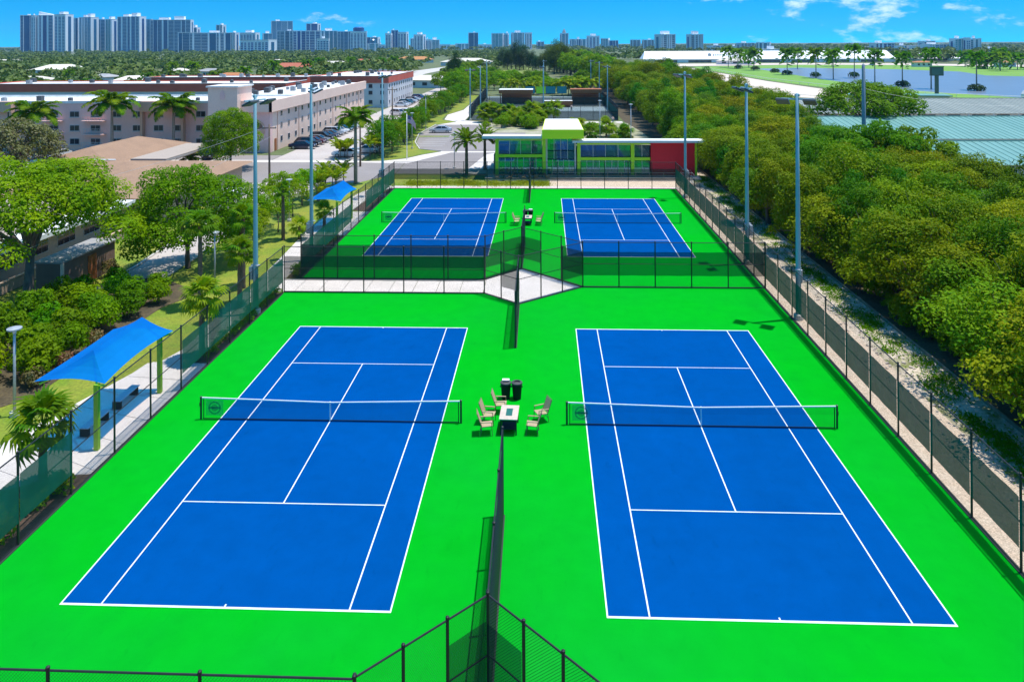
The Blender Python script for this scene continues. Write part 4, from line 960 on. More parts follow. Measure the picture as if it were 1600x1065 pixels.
for i, (x, y) in enumerate(((-1.2,172),(15.6,172),(32.6,172),(-2.6,212),(33.4,212),(-1.9,152),(-4.6,236),(32.2,236),(15.6,236))):
    sport_pole(x, y, 'slender light pole of the far hard courts, standing %s' % ('by the path,at mid court,by the tree belt,farther by the path,farther by the trees,at the near path corner,at the far left corner,at the far right corner,at the far middle'.split(',')[i]), R(20*i), 12.5, 2, False)
rg = random.Random(77)
for i, (x, y, h, st_) in enumerate([(8.5,141,1.6,'sabal'),(11.0,139,1.4,'sabal'),(14.6,142,1.8,'sabal'),(13.0,136,1.2,'sabal'),(21.5,120,1.8,'sabal'),(24.5,117,1.4,'sabal'),(28.0,121,1.9,'sabal'),(31.0,116,1.2,'sabal'),(22.8,128,1.2,'sabal')]):
    palm(x, y, h, st_, 'short fan palm in the bed behind the clubhouse', 20, 1.5, 'fan palms behind the clubhouse', seed=i)
for i in range(13):
    palm(1.5+i*1.35+rg.uniform(-.6,.6), 147.5+rg.uniform(-1.5,3.0), rg.uniform(1.6,3.2), 'sabal', 'fan palm in the row before the near fence of the far hard courts', 20, rg.uniform(1.3,1.8), 'fan palms before the far hard courts', seed=i+60)
for i in range(7):
    palm(22+i*2.0+rg.uniform(-.6,.6), 236+rg.uniform(-2,5), rg.uniform(3.0,5.0), 'coco', 'feather palm behind the back fence of the far hard courts', 16, rg.uniform(1.5,1.9), 'feather palms behind the far hard courts', seed=i+80)
for i in range(5):
    palm(2+i*2.6+rg.uniform(-.6,.6), 237+rg.uniform(-2,5), rg.uniform(2.5,4.5), 'coco', 'feather palm behind the back fence of the far hard courts', 16, rg.uniform(1.5,1.9), 'feather palms behind the far hard courts', seed=i+90)
for i in range(14):
    shrub(SH_L, 3+rg.uniform(0,12), 133+rg.uniform(0,12), rg.uniform(1.0,1.9), 'bushy shrub in the bed behind the clubhouse', 'shrubs behind the clubhouse', i+300)
for i in range(10):
    shrub(SH_L, 20+rg.uniform(0,13), 112+rg.uniform(0,20), rg.uniform(0.9,1.5), 'shrub in the bed behind the red wall', 'shrubs behind the red wall', i+320)
sheet('planting_bed', [(2,131),(36,108),(36,146),(2,148)], -0.040, mat('pale_bed', (0.42,0.37,0.28), 0.9, col2=(0.20,0.22,0.08), vscale=0.25, coords='World', fine=0.2, fscale=3))
sheet('service_path', [(13,146.5),(34,146.5),(34,149.5),(13,149.5)], -0.030, M_CONC)

# ------------------------------------------------------------------ pink apartment block
M_PINK = mat('pink_stucco', (0.86,0.54,0.48), 0.85, col2=(0.80,0.49,0.43), vscale=0.4, fine=0.05, fscale=4)
M_PINKD = mat('tan_pink_trim', (0.66,0.40,0.28), 0.85, fine=0.06, fscale=4)
M_PEACH = mat('peach_stucco', (0.90,0.64,0.50), 0.85, col2=(0.84,0.58,0.45), vscale=0.3, fine=0.05, fscale=4)
M_WINF = mat('window_frame', (0.55,0.53,0.52), 0.5)
M_PANE = mat('dark_pane', (0.03,0.04,0.05), 0.12, rnd=0.2)
M_ACU = mat('roof_unit_grey', (0.30,0.31,0.32), 0.6, metal=0.2); M_ACD = mat('roof_unit_dark', (0.06,0.065,0.07), 0.6)
def window(par, x, y, z, w, h, face, n=2):
    """face: '-y' or '+x'; frame proud of the wall, pane set back in it"""
    if face == '-y':
        f = part('window', MB().box(x-w/2,x+w/2,y-0.06,y+0.0,z-h/2,z+h/2), M_WINF, par)
        for i in range(n): part('pane', MB().box(x-w/2+0.06+i*(w-0.06)/n,x-w/2+(i+1)*(w-0.06)/n,y-0.075,y-0.063,z-h/2+0.07,z+h/2-0.07), M_PANE, f)
        part('sill', MB().box(x-w/2-0.08,x+w/2+0.08,y-0.16,y-0.002,z-h/2-0.1,z-h/2-0.002), M_WINF, f)
    else:
        f = part('window', MB().box(x-0.0,x+0.06,y-w/2,y+w/2,z-h/2,z+h/2), M_WINF, par)
        for i in range(n): part('pane', MB().box(x+0.063,x+0.075,y-w/2+0.06+i*(w-0.06)/n,y-w/2+(i+1)*(w-0.06)/n,z-h/2+0.07,z+h/2-0.07), M_PANE, f)
def roof_units(par, rects, z, n, seed, s=0.8):
    rg = random.Random(seed)
    for i in range(n):
        x0,x1,y0,y1 = rects; x = x0+(x1-x0)*((i+0.5)/n if x1-x0 > y1-y0 else rg.random()); y = y0+(y1-y0)*((i+0.5)/n if x1-x0 <= y1-y0 else rg.random())
        d = s*rg.uniform(0.55,1.05)
        u_ = part('roof_unit', MB().cbox((x,y,z+d*0.5+0.02),(d,d,d)), M_ACD if rg.random() < 0.6 else M_ACU, par)
        part('fan_grille', MB().lathe([(d*0.35,z+d+0.025),(d*0.33,z+d+0.07)],10,(x,y)), M_ACU, u_)
PB = thing('apartment_building', 'three storey pink stucco apartment block with white roof and stair tower', 'building', (-31,101,0))
part('wall', MB().box(-66,0,0,15,-0.05,8.3), M_PINK, PB)
part('parapet', MB().box(-66.1,-4.62,-0.12,0.25,8.3,8.75).box(-66.1,0.1,14.8,15.1,8.3,8.75), M_ROOFW, PB)
part('roof', MB().box(-66,-0.2,0.26,14.79,8.305,8.42), M_ROOFW, PB)
for c, x in enumerate([-64.4+3.72*i for i in range(16)]):
    if -10.5 < x < -3.6: continue
    for z in (1.75,4.05,6.45): window(PB, x, 0, z, 1.7, 1.05, '-y')
for (x0,x1) in ((-52.5,-45.2),(-22.5,-15.0)):
    hd = part('hood', MB().box(x0,x1,-1.15,-0.13,6.95,8.72), M_PINKD, PB)
    for x in (x0+0.2,x1-0.2): part('pier', MB().box(x-0.2,x+0.2,-1.0,-0.01,-0.03,6.94), M_PINKD, hd)
for i, x in enumerate((-38.5,-31.0)):
    for z in (0.75,3.05,5.4):
        b_ = part('balcony', MB().box(x-1.9,x+1.9,-1.0,-0.01,z-0.15,z), M_PINK, PB)
        part('railing', MB().box(x-1.9,x+1.9,-1.0,-0.95,z+0.9,z+0.96), M_WINF, b_)
        for k_ in range(9): part('baluster', MB().box(x-1.85+k_*0.46,x-1.82+k_*0.46,-0.99,-0.96,z+0.002,z+0.9), M_WINF, b_)
tw = part('stair_tower', MB().box(-9.6,-4.6,-3.2,3.0,-0.04,11.2), M_PEACH, PB)
part('tower_cap', MB().box(-9.85,-4.35,-3.45,3.25,11.2,11.45), M_ROOFW, tw)
for z in (9.2,6.4): part('niche', MB().prism([(-7.5,0),(-6.7,0),(-6.7,1.0),(-7.1,1.5),(-7.5,1.0)],0,0.06), M_PINK, tw, (0,-3.205,z), rot=(R(90),0,0))
# right hand block and its long wing
part('wall', MB().box(-4.59,0.2,-1.2,0,-0.04,6.7).box(-4.59,0.22,-1.25,-0.001,6.701,8.3), M_PINK, PB)
part('hood', MB().box(-4.58,0.75,-1.75,-1.26,6.9,8.85).box(0.23,0.76,-1.75,64.0,6.9,8.85), M_PEACH, PB)
ar = part('arch', MB().prism([(1.6*math.cos(R(a)),1.6*math.sin(R(a))) for a in range(0,181,15)],0,0.06), M_PINKD, PB, (-2.2,-1.21,4.0), rot=(R(90),0,0))
part('arch_opening', MB().prism([(1.25*math.cos(R(a)),1.25*math.sin(R(a))) for a in range(0,181,15)],0,0.03), mat('shade_pink',(0.22,0.13,0.10),0.9), ar, (0,0,0.065))
part('railing', MB().box(-3.7,-0.7,-1.36,-1.22,3.2,4.0), M_PINKD, PB)
part('wall', MB().box(-14,0.2,15.12,64,-0.05,8.3).box(0.0,0.2,0.0,15.119,-0.05,8.3), M_PEACH, PB)
part('roof', MB().box(-14,0.22,15.12,64,8.305,8.45), M_ROOFW, PB)
for i in range(16):
    y = 4.2+i*3.75
    for z in (1.8,4.2,6.2): window(PB, 0.2, y, z, 0.95, 0.95, '+x', 1)
part('door', MB().box(0.201,0.26,0.8,1.8,0,2.1), M_BROWN, PB)
for i in range(6): part('downpipe', MB().tube([(0.27,2.2+i*11.2,0),(0.27,2.2+i*11.2,6.85)],0.05,6), M_PINKD, PB)
roof_units(PB, (-13,-1.5,18,62), 8.45, 22, 3, 1.0); roof_units(PB, (-64,-12,3,5), 8.42, 9, 5, 0.9)

# ------------------------------------------------------------------ white block with red parapet and the red banded roofs behind
M_WSTUC = mat('white_stucco', (0.68,0.67,0.66), 0.85, col2=(0.60,0.59,0.585), vscale=0.3, fine=0.05, fscale=4)
M_REDP = mat('red_parapet', (0.62,0.125,0.07), 0.8, col2=(0.54,0.10,0.058), vscale=0.4)
def red_block(x0,x1,y0,y1,h,lab,win=True,seed=1):
    b_ = thing('apartment_building', lab, 'building', (x0,y0,0)); W_, D_ = x1-x0, y1-y0
    part('wall', MB().box(0,W_,0,D_,-0.05,h-2.0), M_WSTUC, b_)
    part('parapet', MB().box(-0.25,W_+0.25,-0.25,0.0,h-1.999,h).box(-0.25,W_+0.25,D_,D_+0.25,h-1.999,h).box(W_,W_+0.25,0.001,D_-0.001,h-1.999,h).box(-0.25,0,0.001,D_-0.001,h-1.999,h), M_REDP, b_)
    part('roof', MB().box(0.002,W_-0.002,0.002,D_-0.002,h-1.999,h-0.25), M_ROOFW, b_)
    part('coping', MB().box(-0.3,W_+0.3,-0.3,0.1,h+0.001,h+0.1).box(W_-0.1,W_+0.3,0.101,D_+0.3,h+0.001,h+0.1), M_ROOFW, b_)
    if win:
        for i in range(int(W_/3.4)):
            for z in (1.6,4.3,6.2)[:2 if h < 8 else 3]: window(b_, W_-1.7-i*3.4, 0, z, 1.2, 1.2, '-y', 1)
        for i in range(int(D_/3.6)):
            for z in (1.6,4.3,6.2)[:2 if h < 8 else 3]: window(b_, W_, 2+i*3.6, z, 1.0, 1.0, '+x', 1)
    roof_units(b_, (1.5,W_-1.5,2,D_-2), h-0.25, 12, seed, 1.1)
red_block(-52,-29.5,188,228,9.1,'white apartment block with red parapet, windows facing the parking drive')
red_block(-128,-49,158,174,8.7,'long low roof with dark red parapet behind the pink block, nearest',False,2)
red_block(-106,-56,196,210,8.6,'long roof with dark red parapet, second row behind the pink block',False,3)
red_block(-54,-36,240,252,8.2,'long roof with red parapet behind the white block',False,4)

# ------------------------------------------------------------------ tan roofed house and brown shed on the left
M_TANR = mat('tan_gravel_roof', (0.33,0.20,0.12), 0.95, col2=(0.27,0.165,0.10), vscale=0.5, fine=0.16, fscale=6, bump=0.5, bscale=20)
M_TANR2 = mat('grey_tan_roof', (0.38,0.31,0.25), 0.95, fine=0.15, fscale=6)
M_HWALL = mat('house_wall', (0.50,0.36,0.26), 0.9, fine=0.08, fscale=4); M_SHED = mat('shed_wall', (0.20,0.125,0.095), 0.9, col2=(0.25,0.16,0.12), vscale=1.2)
HB = thing('low_house', 'low house with broad tan gravel roofs and white eaves beside the lane', 'house', (-25,24,0))
part('wall', MB().box(-22,-1.2,0,47,-0.05,2.6).box(-1.199,1.6,26,46.5,-0.05,2.6), M_HWALL, HB)
e_ = part('eaves', MB().box(-2.6,0,-0.5,24.4,2.65,2.9), M_ROOFW, HB)
part('fascia', MB().box(0.002,0.06,-0.5,24.4,2.55,2.95), M_ROOFW, e_)
def hip(x0,x1,y0,y1,z0,z1,axis='y'):
    mb = MB()
    if axis == 'y':
        c = (x0+x1)/2; d = (x1-x0)/2*0.9; a, b = (c,y0+d,z1),(c,y1-d,z1)
        mb.add([(x0,y0,z0),(x1,y0,z0),(x1,y1,z0),(x0,y1,z0),a,b],[(0,1,4),(1,2,5,4),(2,3,5),(3,0,4,5),(3,2,1,0)])
    else:
        c = (y0+y1)/2; d = (y1-y0)/2*0.9; a, b = (x0+d,c,z1),(x1-d,c,z1)
        mb.add([(x0,y0,z0),(x1,y0,z0),(x1,y1,z0),(x0,y1,z0),a,b],[(0,1,5,4),(1,2,5),(2,3,4,5),(3,0,4),(3,2,1,0)])
    return mb
part('roof', hip(-22.5,-2.6,-1,24.3,2.91,4.4), M_TANR2, HB)
part('roof', hip(-20.5,2.6,24.5,48.5,2.98,4.9,'x'), M_TANR, HB)
part('roof', hip(-26,-14.5,44,66,3.0,4.7), M_TANR, HB)
part('flat_roof', MB().box(-14.4,-9.5,48.6,64,2.8,3.2), M_TANR2, HB)
part('ridge_cap', MB().tube([(-12.2,37,4.9),(-9.5,37,4.9)],0.1,5), M_ROOFW, HB)
for i in range(6):
    y = 3.6+i*3.6
    f = part('window', MB().box(-1.2,-1.14,y,y+2.4,0.95,2.2), M_WINF, HB)
    for k_ in range(3): part('pane', MB().box(-1.137,-1.12,y+0.06+k_*0.78,y+0.06+k_*0.78+0.72,1.02,2.13), M_PANE, f)
part('door', MB().box(-1.199,-1.12,31.5,32.5,0,2.1), M_BROWN, HB)
part('planter_wall', MB().box(0.6,0.8,-1,30,-0.05,0.75).box(0.55,0.85,-1,30,0.751,0.83), M_HWALL, HB)
roof_units(HB, (-9,-7,62,64), 4.2, 3, 8, 1.0)
SHD = thing('storage_shed', 'brown flat roofed shed under the big spreading tree', 'shed', (-21.6,29.3,0), R(-2))
part('wall', MB().box(0,1.95,0,6.4,-0.05,2.3), M_SHED, SHD)
part('roof', MB().box(-0.15,2.1,-0.15,6.55,2.3,2.42), mat('shed_roof',(0.34,0.32,0.30),0.9,col2=(0.26,0.25,0.24),vscale=1.0), SHD)
part('corner_post', MB().box(1.96,2.12,-0.1,0.1,-0.05,2.29), M_PEACH, SHD); part('door', MB().box(1.951,2.0,3.0,4.0,0,2.0), M_BROWN, SHD)
UB = thing('pump_house', 'small pale concrete pump house beside the lane', 'pump house', (-20.3,55.5,0), R(4))
part('wall', MB().box(0,2.2,0,3.0,-0.05,2.0), M_CONC2, UB); part('roof', MB().box(-0.15,2.35,-0.15,3.15,2.0,2.15), M_ROOFW, UB); part('door', MB().box(2.201,2.25,1.0,1.9,0,1.7), M_TDARK, UB)

# ------------------------------------------------------------------ small lamps, utility poles, flag
def lamp(x, y, h, lab):
    t = thing('path_lamp', lab, 'lamp post', (x,y,0), group='path lamps')
    part('pole', MB().lathe([(0.075,0.18),(0.055,h-0.05)],8), M_GALV, t, smooth=True)
    part('base_block', MB().lathe([(0.22,-0.05),(0.22,0.18)],12), M_CONCB, t)
    part('lamp_head', MB().lathe([(0.08,h-0.25),(0.1,h-0.08),(0.34,h-0.04),(0.34,h+0.02),(0.1,h+0.08)],16), M_GALV, t)
lamp(-10.4,12.0,4.3,'round headed path lamp at the left edge before the hedge'); lamp(-8.95,31.0,4.2,'round headed path lamp on the lawn among the palms')
lamp(-10.65,52.0,4.3,'round headed path lamp on the lawn near the young trees'); lamp(-7.4,105.0,6.2,'tall lamp at the corner of the club car park'); lamp(2.6,84.5,5.2,'dark lamp standing on the drive before the clubhouse')
lamp(-9.6,133.5,7.5,'lamp by the shrub belt past the silver car'); lamp(25.5,104.0,8.4,'pale lamp behind the clubhouse, left of two'); lamp(30.2,98.5,8.2,'pale lamp behind the clubhouse, right of two')
M_WOOD = mat('pole_wood', (0.17,0.12,0.085), 0.9, col2=(0.11,0.08,0.055), vscale=4, stretch=(1,1,0.2))
def upole(x, y, h, lab):
    t = thing('utility_pole', lab, 'utility pole', (x,y,0), group='timber utility poles')
    part('pole', MB().lathe([(0.16,-0.1),(0.11,h)],8), M_WOOD, t, smooth=True); part('crossarm', MB().cbox((0,0,h-0.5),(1.8,0.1,0.12)), M_WOOD, t)
    for s in (-0.8,0.8): part('insulator', MB().lathe([(0.05,h-0.43),(0.06,h-0.3),(0.02,h-0.22)],8,(s,0)), M_GALV, t)
upole(-19.2,69.0,8.2,'leaning looking timber utility pole at the lane end'); upole(-11.8,86.0,7.0,'timber utility pole by the royal palm'); upole(-13.6,118.0,10.0,'timber utility pole beside the apartment drive')
def wire_run(pts, lab):
    t = tag(part('power_line', MB(), M_BLACK, None), lab, 'power line', 'overhead wires'); me = MB()
    for a, b in zip(pts, pts[1:]):
        a, b = Vector(a), Vector(b); P = []
        for i in range(13):
            s = i/12; p = a.lerp(b,s); p.z -= 0.6*4*s*(1-s); P.append(p)
        me.tube(P,0.012,4,False)
    old = t.data; t.data = me.mesh('power_line', M_GALV); bpy.data.meshes.remove(old)
wire_run([(-20.0,69,7.7),(-24.5,20,7.0),(-27,-10,7)],'overhead wire crossing before the big tree, upper'); wire_run([(-18.4,69,7.0),(-19,20,4.6),(-20,-10,4)],'overhead wire crossing before the shed, lower')
FP = thing('flag_pole', 'white flag pole flying a striped flag at the car park entrance', 'flag pole', (-5.86,92.0,0))
part('pole', MB().lathe([(0.08,-0.05),(0.05,7.4)],8), M_WHITE, FP, smooth=True); part('finial', MB().lathe([(0.02,7.4),(0.11,7.5),(0.02,7.62)],10), mat('gold',(0.6,0.42,0.1),0.3,metal=0.8), FP)
M_FR = mat('flag_red',(0.45,0.02,0.03),0.8); M_FW = mat('flag_white',(0.75,0.75,0.75),0.8); M_FB = mat('flag_blue',(0.02,0.03,0.16),0.8)
def flag_pt(s, t_):       # drooping flag: s along the fly, t_ down the hoist
    return (0.08+1.35*s, 0.22*math.sin(5*s+1.5*t_)*s+0.02, 7.1-1.25*t_*(1-0.15*s)-1.75*s*s*0.75)
fl = part('flag', MB(), M_FW, FP)
for st in range(13):
    mb = MB()
    s0 = 0.4 if st < 7 else 0.0
    for i in range(10):
        a = s0+(1-s0)*i/10; b = s0+(1-s0)*(i+1)/10
        mb.add([flag_pt(a,(st+1)/13),flag_pt(b,(st+1)/13),flag_pt(b,st/13),flag_pt(a,st/13)],[(0,1,2,3)])
    part('stripe', mb, M_FR if st % 2 == 0 else M_FW, fl)
mb = MB()
for i in range(5):
    for j in range(7):
        a, b = 0.4*i/5, 0.4*(i+1)/5; mb.add([flag_pt(a,(j+1)/13),flag_pt(b,(j+1)/13),flag_pt(b,j/13),flag_pt(a,j/13)],[(0,1,2,3)])
part('canton', mb, M_FB, fl)
mb = MB()
for r_ in range(5):
    for c_ in range(6 if r_ % 2 == 0 else 5):
        s = 0.4*(c_+0.5+(0.5 if r_ % 2 else 0))/6; t_ = 7/13*(r_+0.5)/5; p = flag_pt(s,t_)
        mb.add([(p[0]-0.025,p[1]-0.012,p[2]),(p[0],p[1]-0.012,p[2]-0.03),(p[0]+0.025,p[1]-0.012,p[2]),(p[0],p[1]-0.012,p[2]+0.03)],[(0,1,2,3)])
part('stars', mb, M_FW, fl, kind='stuff')

# ------------------------------------------------------------------ cars
M_TYRE = mat('tyre', (0.02,0.02,0.02), 0.8); M_RIM = mat('rim', (0.45,0.46,0.47), 0.3, metal=0.7)
M_CGL = mat('car_glass', (0.01,0.013,0.016), 0.05, spec=0.8); M_HL = mat('headlight', (0.7,0.72,0.74), 0.15); M_TL = mat('taillight', (0.35,0.01,0.01), 0.25)
_carm = {}
def car_meshes(suv):
    if suv in _carm: return _carm[suv]
    L_, W_ = (4.7,1.85) if suv else (4.6,1.8)
    # stations along the length: (x, half width, z sill, z belt)
    st = [(-2.3,0.74,0.42,0.72),(-2.2,0.84,0.32,0.86),(-1.5,0.90,0.24,0.93),(-0.4,0.91,0.22,0.95),(0.7,0.91,0.22,0.96),(1.6,0.90,0.26,0.98),(2.15,0.85,0.36,0.96),(2.3,0.76,0.46,0.80)]
    if suv: st = [(x,w,a,b+0.12) for x,w,a,b in st]
    V = []; Fc = []
    for x,w,a,b in st: V += [(x,-w*0.94,a),(x,-w,(a+b)*0.5),(x,-w*0.93,b),(x,w*0.93,b),(x,w,(a+b)*0.5),(x,w*0.94,a)]
    for i in range(len(st)-1):
        for k_ in range(6): Fc.append((i*6+k_,(i+1)*6+k_,(i+1)*6+(k_+1)%6,i*6+(k_+1)%6))
    Fc += [tuple(range(6)), tuple(range((len(st)-1)*6,len(st)*6))[::-1]]
    body = (V,Fc)
    zt = 1.72 if suv else 1.42; zb = 1.06 if suv else 0.945
    xs = [(-1.35,0.80,zb),(-0.55,0.66,zt),(0.9 if not suv else 1.6,0.66,zt-0.02),(1.75 if not suv else 2.1,0.78,zb)]
    Vg = []
    for x,w,z in xs: Vg += [(x,-w,z),(x,w,z)]
    Vg += [(-1.35,-0.83,zb-0.05),(-1.35,0.83,zb-0.05),(xs[3][0],-0.82,zb-0.05),(xs[3][0],0.82,zb-0.05)]
    glass = (Vg,[(0,1,3,2),(2,3,5,4),(4,5,7,6),(8,0,2,4,6,10),(9,11,7,5,3,1)])
    rf = [(-0.62,zt+0.012),(0.92 if not suv else 1.62,zt-0.006)]
    roof = MB().add([(rf[0][0],-0.67,zt-0.03),(rf[0][0],0.67,zt-0.03),(rf[0][0]+0.1,0.62,zt+0.03),(rf[0][0]+0.1,-0.62,zt+0.03),(rf[1][0],-0.67,zt-0.05),(rf[1][0],0.67,zt-0.05),(rf[1][0]-0.08,0.62,zt+0.02),(rf[1][0]-0.08,-0.62,zt+0.02)],
        [(0,1,2,3),(5,4,7,6),(3,2,6,7),(0,3,7,4),(1,5,6,2)])
    for s in (-1,1):
        for (xa,za,xb,zb_) in ((-1.35,zb,-0.57,zt-0.03),(xs[3][0],zb,rf[1][0],zt-0.05),(0.2,zb,0.2,zt-0.02)):
            roof.tube([(xa,s*0.81,za),(xb,s*0.67,zb_)],0.035,4)
    wheel = MB().lathe([(0.2,-0.1),(0.32,-0.11),(0.33,0.0),(0.32,0.11),(0.2,0.1)],14)
    rim = MB().lathe([(0.19,-0.115),(0.21,-0.105),(0.21,0.105),(0.19,0.115)],10)
    _carm[suv] = (body,glass,roof,wheel,rim); return _carm[suv]
def car(x, y, rz, colour, paint, suv, label, group):
    body,glass,roof,wheel,rim = car_meshes(suv)
    m_ = mat('car_paint_'+colour, paint, 0.28, metal=0.25, spec=0.7)
    key = ('car',suv,colour)
    if key not in _carm:
        t = thing('parked_car', label, 'car', (x,y,-0.036), rz, group)
        b_ = part('body', MB().add(*body), m_, t, smooth=False)
        part('windows', MB().add(*glass), M_CGL, t); part('roof', roof, m_, t)
        wm = wheel.mesh('wheel', M_TYRE, True); rm = rim.mesh('rim', M_RIM)
        for wx in (-1.38,1.38):
            for s in (-1,1):
                w_ = link('wheel', wm, t, (wx,s*0.80,0.33), rot=(R(90),0,0)); link('rim', rm, w_)
        for s in (-1,1):
            part('headlight', MB().cbox((-2.26,s*0.62,0.72),(0.12,0.32,0.13)), M_HL, b_)
            part('taillight', MB().cbox((2.24,s*0.66,0.84),(0.1,0.26,0.16)), M_TL, b_)
            part('mirror', MB().cbox((-0.95,s*0.98,0.98),(0.14,0.16,0.11)), m_, b_)
        part('bumper', MB().cbox((-2.28,0,0.48),(0.12,1.4,0.14)).cbox((2.28,0,0.5),(0.12,1.4,0.14)), M_TYRE, b_)
        _carm[key] = t; return t
    return copy_tree(_carm[key], None, label, group, (x,y,-0.036), rz)
PC = {'black':(0.012,0.013,0.015),'navy':(0.015,0.022,0.05),'silver':(0.50,0.52,0.54),'white':(0.74,0.74,0.74),'teal':(0.04,0.12,0.13),'maroon':(0.11,0.015,0.02),'grey':(0.16,0.17,0.18),'blue':(0.03,0.07,0.22)}
car(-5.6,128.0,R(3),'silver',PC['silver'],False,'silver saloon car alone in the club car park','cars in the club car park')
row = ['navy','black','maroon','grey','black','navy','grey','silver','white','teal','teal','white','silver']
for i, c in enumerate(row):
    car(-26.8,104.6+i*2.75,R(180+random.Random(i).uniform(-3,3)),c,PC[c],i % 3 == 1,'%s car parked beside the pink wing, %s from the near corner' % (c,ORD[i]),'cars beside the pink wing')
row = ['white','silver','teal','black','white','grey','white','maroon','blue','black']
for i, c in enumerate(row):
    car(-26.2,190.5+i*3.6,R(180),c,PC[c],i % 3 == 2,'%s car parked beside the white block, %s from its near corner' % (c,ORD[i]),'cars beside the white block')
car(-21.8,164.5,R(150),'white',PC['white'],True,'white van-like car parked at the near end of the white block','cars by the white block corner'); car(-20.6,168.6,R(150),'white',PC['white'],False,'white saloon car behind the van at the white block','cars by the white block corner')
car(-16.5,95.6,R(4),'white',PC['white'],False,'white car half hidden by palms at the drive entrance','cars at the drive entrance'); car(-13.9,99.6,R(2),'silver',PC['silver'],False,'silver car behind palms at the drive entrance','cars at the drive entrance'); car(-14.5,107.0,R(2),'black',PC['black'],True,'dark car under the palms on the drive','cars at the drive entrance')
car(-71.0,93.8,R(88),'maroon',PC['maroon'],False,'dark red car at the far left before the pink block','cars before the pink block'); car(-63.5,93.6,R(88),'white',PC['white'],False,'white car showing through the sparse tree before the pink block','cars before the pink block'); car(-38.0,93.6,R(92),'black',PC['black'],True,'dark car parked before the pink stair tower','cars before the pink block')

# ------------------------------------------------------------------ people, tiny in the distance
M_SKIN = mat('skin', (0.45,0.28,0.20), 0.6)
def person(x, y, rz, top, legs, arm, label):
    """one continuous body grown from a skeleton; clothes are close shells over it"""
    J = {'pel':(0,0,0.95),'wa':(0,0,1.12),'ch':(0,0.01,1.36),'nk':(0,0.02,1.50),'hd':(0,0.0,1.62),'ht':(0,0.0,1.74)}
    E_ = [('pel','wa'),('wa','ch'),('ch','nk'),('nk','hd'),('hd','ht')]; rad = {'pel':0.14,'wa':0.125,'ch':0.15,'nk':0.06,'hd':0.10,'ht':0.07}
    for s, n in ((-1,'l'),(1,'r')):
        a = arm if s > 0 else 0.15
        J['sh'+n] = (s*0.18,0,1.42); J['el'+n] = (s*0.25,-0.10-a*0.15,1.17+a*0.1); J['wr'+n] = (s*0.22,-0.22-a*0.3,1.0+a*0.3); J['ha'+n] = (s*0.21,-0.28-a*0.36,0.95+a*0.34)
        J['hp'+n] = (s*0.10,0,0.90); J['kn'+n] = (s*0.14,-0.05,0.49); J['an'+n] = (s*0.16,0.02,0.09); J['to'+n] = (s*0.18,-0.14,0.04)
        E_ += [('ch','sh'+n),('sh'+n,'el'+n),('el'+n,'wr'+n),('wr'+n,'ha'+n),('pel','hp'+n),('hp'+n,'kn'+n),('kn'+n,'an'+n),('an'+n,'to'+n)]
        rad.update({'sh'+n:0.07,'el'+n:0.05,'wr'+n:0.035,'ha'+n:0.04,'hp'+n:0.095,'kn'+n:0.065,'an'+n:0.045,'to'+n:0.04})
    K = list(J); me = bpy.data.meshes.new('body'); me.from_pydata([J[k_] for k_ in K], [(K.index(a),K.index(b)) for a,b in E_], []); me.materials.append(M_SKIN)
    o = link('person', me, None, (x,y,-0.03), rz); tag(o, label, 'person')
    sk = o.modifiers.new('skin','SKIN'); o.modifiers.new('smooth','SUBSURF').levels = 1
    for i, k_ in enumerate(K): me.skin_vertices[0].data[i].radius = (rad[k_],rad[k_])
    me.skin_vertices[0].data[0].use_root = True
    part('shirt', MB().lathe([(0.19,0.98),(0.165,1.12),(0.205,1.36),(0.19,1.44),(0.09,1.50)],12), top, o)
    for s in (-1,1):
        part('sleeve', MB().tube([(s*0.15,0,1.43),(s*0.24,-0.06,1.24)],[0.10,0.075],8), top, o)
        part('trouser_leg', MB().tube([(s*0.10,0,0.98),(s*0.14,-0.05,0.49),(s*0.16,0.02,0.12)],[0.125,0.085,0.065],8), legs, o)
    part('hair', MB().lathe([(0.105,1.64),(0.115,1.70),(0.09,1.77),(0.03,1.80)],10,(0,0.015)), M_TDARK, o)
M_CLN = mat('cloth_navy',(0.02,0.04,0.11),0.8); M_CLW = mat('cloth_pale_pink',(0.70,0.50,0.45),0.8); M_CLB = mat('cloth_blue',(0.10,0.22,0.34),0.8); M_CLK = mat('cloth_black',(0.02,0.02,0.02),0.8)
p_ = gpt(793,172); person(p_[0],p_[1],0.4,M_CLN,M_CLN,0.6,'person in dark blue clothes on the left far hard court')
p_ = gpt(893,173.5); person(p_[0],p_[1],-0.5,M_CLW,M_CLK,0.8,'person in pale top and dark trousers on the right far hard court')
p_ = gpt(957.5,193); person(p_[0],p_[1],0.2,M_CLW,M_CLB,0.1,'person in pale top and blue trousers on the path beside the far courts')
